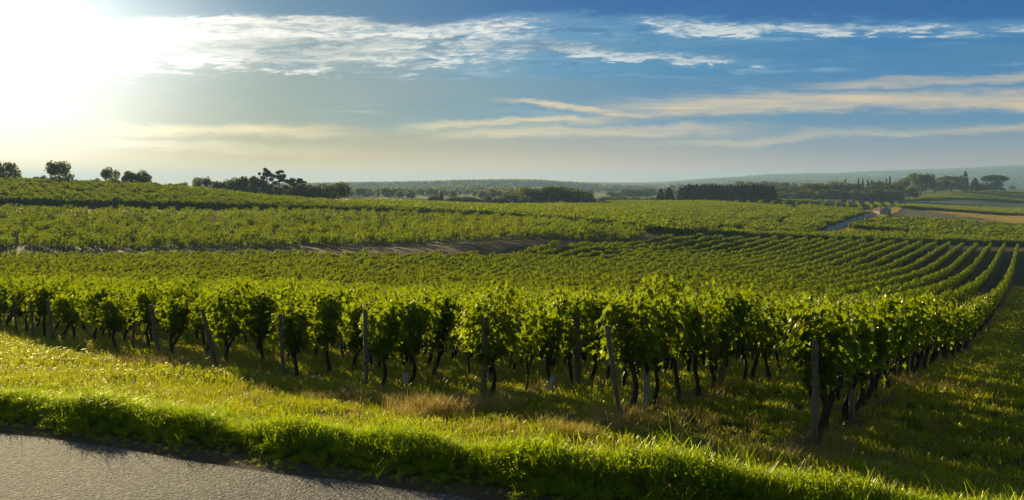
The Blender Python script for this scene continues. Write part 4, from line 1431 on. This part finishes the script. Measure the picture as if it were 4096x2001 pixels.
# ------------------------------------------------------------------ buildings and poles
def build_hut():
    p = gpt(882, 500)
    e = empty('stone_hut', p, .12)
    w, l, h, g = 2.9, 3.4, 2.5, 1.3
    mb = MB()
    mb.add([(-w, -l, -.6), (w, -l, -.6), (w, l, -.6), (-w, l, -.6), (-w, -l, h), (w, -l, h), (w, l, h), (-w, l, h), (0, -l, h + g), (0, l, h + g)],
           [(0, 1, 5, 8, 4), (1, 2, 6, 5), (2, 3, 7, 9, 6), (3, 0, 4, 7)])
    obj('wall', mb.mesh('wall', [M['stone']]), e)
    mb = MB()
    for s in (-1, 1):
        a, b = (s * (w + .45), h - .22), (0, h + g + .06)
        v = [(a[0], -l - .4, a[1]), (b[0], -l - .4, b[1]), (b[0], l + .4, b[1]), (a[0], l + .4, a[1])]
        v2 = [(x, y, z + .16) for x, y, z in v]
        mb.add(v + v2, [(0, 1, 2, 3), (4, 5, 6, 7), (0, 1, 5, 4), (2, 3, 7, 6), (0, 3, 7, 4)])
    roof = obj('roof', mb.mesh('roof', [M['tile']]), e)
    mb = MB(); mb.box((-1.9, -1.2, h + .3), (-1.35, -.6, h + g + .35)); mb.box((-2.0, -1.3, h + g + .352), (-1.25, -.5, h + g + .45))
    obj('chimney', mb.mesh('chimney', [M['tile']]), roof)
    mb = MB(); mb.box((1.7, -l - .05, -.4), (2.6, -l - .002, 1.7))
    obj('door', mb.mesh('door', [M['darkwood']]), e)
    tag(e, 'small pale stone hut with red tiled roof and chimney beside the far lane', 'hut')
    p = gpt(867, 905)
    e = empty('farmhouse', p, .2)
    mb = MB(); mb.box((-6, -4, -1), (6, 4, 3.2))
    obj('wall', mb.mesh('wall', [M['stone']]), e)
    mb = MB()
    mb.add([(-6.5, -4.5, 3.1), (6.5, -4.5, 3.1), (6.5, 4.5, 3.1), (-6.5, 4.5, 3.1), (-6.5, 0, 5.4), (6.5, 0, 5.4)], [(0, 1, 5, 4), (2, 3, 4, 5), (1, 2, 5), (3, 0, 4), (3, 2, 1, 0)])
    obj('roof', mb.mesh('roof', [M['tile']]), e)
    tag(e, 'low farmhouse with tiled roof tucked under the dark tree belt', 'house')
    for px, d, h, lab in ((832, 760, 7.5, 'thin pole at the left end of the plump vine rows'), (906, 890, 8.5, 'pale pole before the low pale tree'), (964, 1000, 12.0, 'dark pole standing below the cypress'), (981, 830, 8.0, 'dark pole in the grey green field'), (883, 880, 7.0, 'pole with lamp in front of the dark belt')):
        p = gpt(px, d)
        e = empty('utility_pole', p)
        mb = MB(); mb.tube([(0, 0, -.5), (0, 0, h)], [.16, .12], 8)
        obj('pole', mb.mesh('pole', [M['concrete'] if px in (906, 883, 832) else M['wood']], True), e)
        mb = MB()
        if px == 883:
            mb.tube([(0, 0, h + .002), (0, 0, h + .3), (0, 0, h + .9), (0, 0, h + 1.3)], [.2, .65, .65, .2], 9)
            obj('lamp', mb.mesh('lamp', [M['tubewhite']], True), e)
        else:
            mb.box((-.9, -.06, h - .7), (.9, .06, h - .5))
            obj('crossarm', mb.mesh('crossarm', [M['wood']]), e)
        tag(e, lab, 'pole')
    for px, d, yt, w, lab in ((949, 4500 * FAR, 167.4, 6.5 * FAR, 'tall water tower silhouetted on the far right ridge'), (857, 4500 * FAR, 171.0, 5.0 * FAR, 'small water tower on the ridge above the dark belt')):
        p = gpt(px, d)
        H = pix(px, yt, d)[2] - p[2]
        e = empty('water_tower', p)
        mb = MB(); mb.tube([(0, 0, -2), (0, 0, H * .7)], [w * .62, w * .55], 12)
        obj('shaft', mb.mesh('shaft', [M['tower']], True), e)
        mb = MB(); mb.tube([(0, 0, H * .701), (0, 0, H * .78), (0, 0, H * .97), (0, 0, H)], [w * .6, w, w, w * .8], 14)
        obj('tank', mb.mesh('tank', [M['tower']], True), e)
        tag(e, lab, 'water tower')


build_hut()


# ------------------------------------------------------------------ grass
def tuft(seed, nb, rad, hmin, hmax, wid, lean, mat, curl=.5):
    r = np.random.default_rng(seed)
    mb = MB()
    for i in range(nb):
        a = r.uniform(0, 6.28); rr = rad * math.sqrt(r.random())
        base = np.array([rr * math.cos(a), rr * math.sin(a), -.01])
        h = r.uniform(hmin, hmax); w = wid * r.uniform(.6, 1.3)
        b = r.uniform(0, 6.28)
        out = np.array([math.cos(b), math.sin(b), 0]) * lean * r.uniform(.2, 1.4) * h
        sd = np.array([-math.sin(b + r.normal(0, .6)), math.cos(b), 0]); sd /= np.linalg.norm(sd)
        P = [base, base + out * .25 + (0, 0, h * .5), base + out * .65 + (0, 0, h * (.88 - .12 * curl)), base + out * (1.1 + .3 * curl) + (0, 0, h * (1 - .35 * curl * r.random()))]
        v = [P[0] - sd * w * .5, P[0] + sd * w * .5, P[1] - sd * w * .48, P[1] + sd * w * .48, P[2] - sd * w * .3, P[2] + sd * w * .3, P[3]]
        mb.add(v, [(0, 1, 3, 2), (2, 3, 5, 4), (4, 5, 6)], 0, r.random())
    return mb.mesh('tuft', [M[mat]])


def weed(seed, n, h, size):
    r = np.random.default_rng(seed)
    mb = MB()
    p = np.stack([r.normal(0, .13, n), r.normal(0, .13, n), h * r.beta(2, 1.3, n)], 1)
    nr = np.stack([r.normal(0, .5, n), r.normal(0, .5, n), r.uniform(.2, 1.2, n)], 1)
    add_leaves(mb, p, nr, r.uniform(.6, 1.4, n) * size, r, LEAF, LEAF_F, tipdown=.3, spin=1)
    for _ in range(6):
        a = r.normal(0, .06, 3); a[2] = 0
        mb.tube([a, a + (r.normal(0, .04), r.normal(0, .04), h * r.uniform(.7, 1.1))], [.003, .002], 4)
    return mb.mesh('weed', [M['verge']])


def build_grass():
    r = np.random.default_rng(55)
    # stubble left standing on the tan field, tall seed grass on the lane banks
    stub = [tuft(1300 + i, 30, .9, .18, .55, .05, .5, 'dry') for i in range(3)]
    coll = source('stubble_shape', stub)
    lo, hi = POLY_TAN.min(0), POLY_TAN.max(0)
    n = 26000
    x, y = r.uniform(lo[0], hi[0], n), r.uniform(lo[1], hi[1], n)
    k = inside(POLY_TAN, x, y) & (x - plan([(905, 600)])[0][0] > 22 + 9 * np.sin(y * .2)) & (x / y < .56)
    xs, ys = [x[k]], [y[k]]
    m = 2600
    i = r.integers(0, len(ROAD_FAR) - 1, m); t = r.random(m)
    q = ROAD_FAR[i] * (1 - t)[:, None] + ROAD_FAR[i + 1] * t[:, None]
    q = q + np.stack([r.choice([-1, 1], m) * r.uniform(3.2, 8, m), np.zeros(m)], 1)
    xs.append(q[:, 0]); ys.append(q[:, 1])
    x, y = np.concatenate(xs), np.concatenate(ys)
    scatter('stubble', np.stack([x, y, ground(x, y)], 1), r.uniform(0, 6.28, len(x)), r.uniform(.8, 1.6, len(x)), r.integers(0, 3, len(x)), coll, 'golden stubble of the tan field and seeding grass on the lane banks', 'stubble')
    # mown grass: headland, lane and between the near rows
    short = [tuft(1000 + i, 26, .13, .05, .15, .0085, .75, 'grass') for i in range(6)]
    mid = [tuft(1010 + i, 22, .18, .06, .17, .014, .8, 'grass') for i in range(4)]
    coll = source('grass_shape', short + mid)
    Ps, Is, Ss = [], [], []
    for (d0, d1, dens, big) in ((8.0, 13, 46, 0), (13, 20, 32, 0), (20, 34, 17, 1), (34, 60, 7, 1), (60, 150, 2.2, 2)):
        n = int((d1 ** 2 - d0 ** 2) * .56 * dens)
        d = np.sqrt(r.uniform(d0 ** 2, d1 ** 2, n)); c = r.uniform(-.56, .56, n)
        x = c * d
        s = (d - RA - RB * x) / math.hypot(1, RB)
        nn = x * RN[0] + d * RN[1]
        kk = np.round((nn - ROW0) / -ROWS)
        off = np.abs(nn - (ROW0 - ROWS * kk))
        t = x * RD[0] + d * RD[1]
        ks = np.clip(kk.astype(int), 0, 40)
        st = np.array([row_start(k) for k in range(41)])[ks]
        strip_ = (kk >= 0) & (off < .42) & (t > st - 1.4) & (r.random(n) < .8)
        keep = (s > .9) & ~strip_
        if big == 2:
            keep &= (nn > ROW0 + .6)
        x, d = x[keep], d[keep]
        Ps.append(np.stack([x, d, ground(x, d)], 1)); m = len(x)
        Is.append(r.integers(6, 10, m) if big else r.integers(0, 6, m))
        patch = .75 + .5 * (np.sin(x * .9 + d * .35) * np.sin(d * .8 - x * .3) * .5 + .5)
        Ss.append(r.uniform(.7, 1.3, m) * patch * (1.0, 1.25, 2.0)[big])
    P = np.concatenate(Ps); n = len(P)
    scatter('grass', P, np.stack([r.normal(0, .15, n), r.normal(0, .15, n), r.uniform(0, 6.28, n)], 1), np.concatenate(Ss), np.concatenate(Is), coll, 'short green and yellowing grass of headland and lane between the vine rows', 'grass')
    # tall verge along the asphalt
    tall = [tuft(1100 + i, 30, .19, .18, .46, .012, .55, 'verge') for i in range(5)]
    low = [tuft(1110 + i, 34, .18, .10, .27, .010, .9, 'verge') for i in range(3)]
    stalk = [tuft(1120 + i, 4, .08, .42, .85, .013, .6, 'verge', .25) for i in range(3)]
    wd = [weed(1130 + i, 120, .30, .034) for i in range(3)]
    dead = [tuft(1140 + i, 6, .10, .25, .60, .009, .6, 'dry', .3) for i in range(2)]
    coll = source('verge_shape', tall + low + stalk + wd + dead)
    u = np.array([1, RB]) / math.hypot(1, RB); nrm = np.array([-u[1], u[0]])
    n = 12500
    l = r.uniform(-18, 11, n); s = np.abs(r.normal(1.12, .50, n)) + .10
    q = np.array([0, RA]) + u[None] * l[:, None] + nrm[None] * s[:, None]
    bulge = .60 + .55 * (np.sin(l * 1.1) * np.sin(l * .4 + 1) * .5 + .5) + .18 * np.sin(l * 3.7 + s * 2)
    k = r.random(n)
    idx = np.where(k < .40, r.integers(0, 5, n), np.where(k < .64, r.integers(5, 8, n), np.where(k < .73, r.integers(8, 11, n), np.where(k < .95, r.integers(11, 14, n), r.integers(14, 16, n)))))
    idx = np.where((s < .85) & (idx < 5), 5 + idx % 3, idx)
    sc = r.uniform(.6, 1.15, n) * bulge * np.clip(.18 + s * .70, .28, 1.0) * np.clip(.74 + np.where(l < 0, l * .018, -l * .035), .5, .9)
    scatter('verge', np.stack([q[:, 0], q[:, 1], ground(q[:, 0], q[:, 1])], 1), np.stack([r.normal(0, .12, n), r.normal(0, .12, n), r.uniform(0, 6.28, n)], 1), sc, idx, coll, 'tall bright sunlit verge of grass and weeds along the asphalt edge', 'grass')
    # dry straw-coloured tufts
    dry = [tuft(1200 + i, 40, .16, .12, .42, .006, .7, 'dry') for i in range(4)]
    flat = [tuft(1210 + i, 26, .22, .02, .10, .008, 2.2, 'dry') for i in range(3)]
    coll = source('dry_grass_shape', dry + flat)
    Q, I, S = [], [], []
    def clump(px, d, sx, sd, n, sc, ids):
        p = gpt(px, d)
        x = p[0] + r.normal(0, sx, n); y = p[1] + r.normal(0, sd, n)
        Q.append(np.stack([x, y, ground(x, y)], 1)); I.append(r.choice(ids, n)); S.append(r.uniform(.6, 1.2, n) * sc)
    T, FL = [0, 1, 2, 3], [4, 5, 6]
    clump(440, 16.6, .45, .3, 80, 1.0, T)
    clump(452, 17.4, .5, .35, 50, .7, T)
    clump(345, 18.9, .7, .35, 60, .7, T)
    clump(590, 14.4, .7, .5, 35, .7, T)
    clump(625, 15.6, 1.0, .6, 90, .7, T + FL)
    clump(800, 12.9, .6, .5, 35, .7, T)
    clump(845, 13.8, .8, .6, 120, .9, FL)
    clump(880, 15.5, .7, .8, 25, .7, T)
    clump(935, 21.5, .4, 1.2, 45, .9, T)
    clump(968, 32, .5, 1.6, 25, 1.0, T)
    clump(190, 26.2, .9, .5, 70, 1.0, T)
    clump(130, 25.5, 1.0, .4, 60, .8, T)
    for k in range(12):
        t0 = row_start(k)
        n = (60, 150, 180, 180)[k] if k < 4 else 140
        t = t0 - .8 + r.uniform(0, 1, n) ** 1.4 * 26
        o = r.normal(0, .28, n)
        q = RD[None] * t[:, None] + RN[None] * (ROW0 - ROWS * k + o)[:, None]
        Q.append(np.stack([q[:, 0], q[:, 1], ground(q[:, 0], q[:, 1])], 1)); I.append(r.choice(FL * 3 + T, n)); S.append(r.uniform(.5, 1.1, n))
    P = np.concatenate(Q); n = len(P)
    scatter('dry_grass', P, np.stack([r.normal(0, .12, n), r.normal(0, .12, n), r.uniform(0, 6.28, n)], 1), np.concatenate(S), np.concatenate(I), coll, 'straw coloured dry grass round the post feet and under the vines', 'grass')


build_grass()


# ------------------------------------------------------------------ morning haze
def build_haze():
    mb = MB()
    mb.box((-15600, -15600, EYE - 90), (15600, 15600, EYE + 168))
    m, nt, out = material('haze')
    v = nt.nodes.new('ShaderNodeVolumePrincipled')
    v.inputs['Color'].default_value = (.33, .53, .82, 1)
    v.inputs['Density'].default_value = 0.000135
    v.inputs['Anisotropy'].default_value = 0.24
    nt.links.new(v.outputs[0], out.inputs['Volume'])
    o = obj('haze', mb.mesh('haze', [m]))
    tag(o, 'pale morning haze filling the valley air', 'haze', kind='stuff')


build_haze()
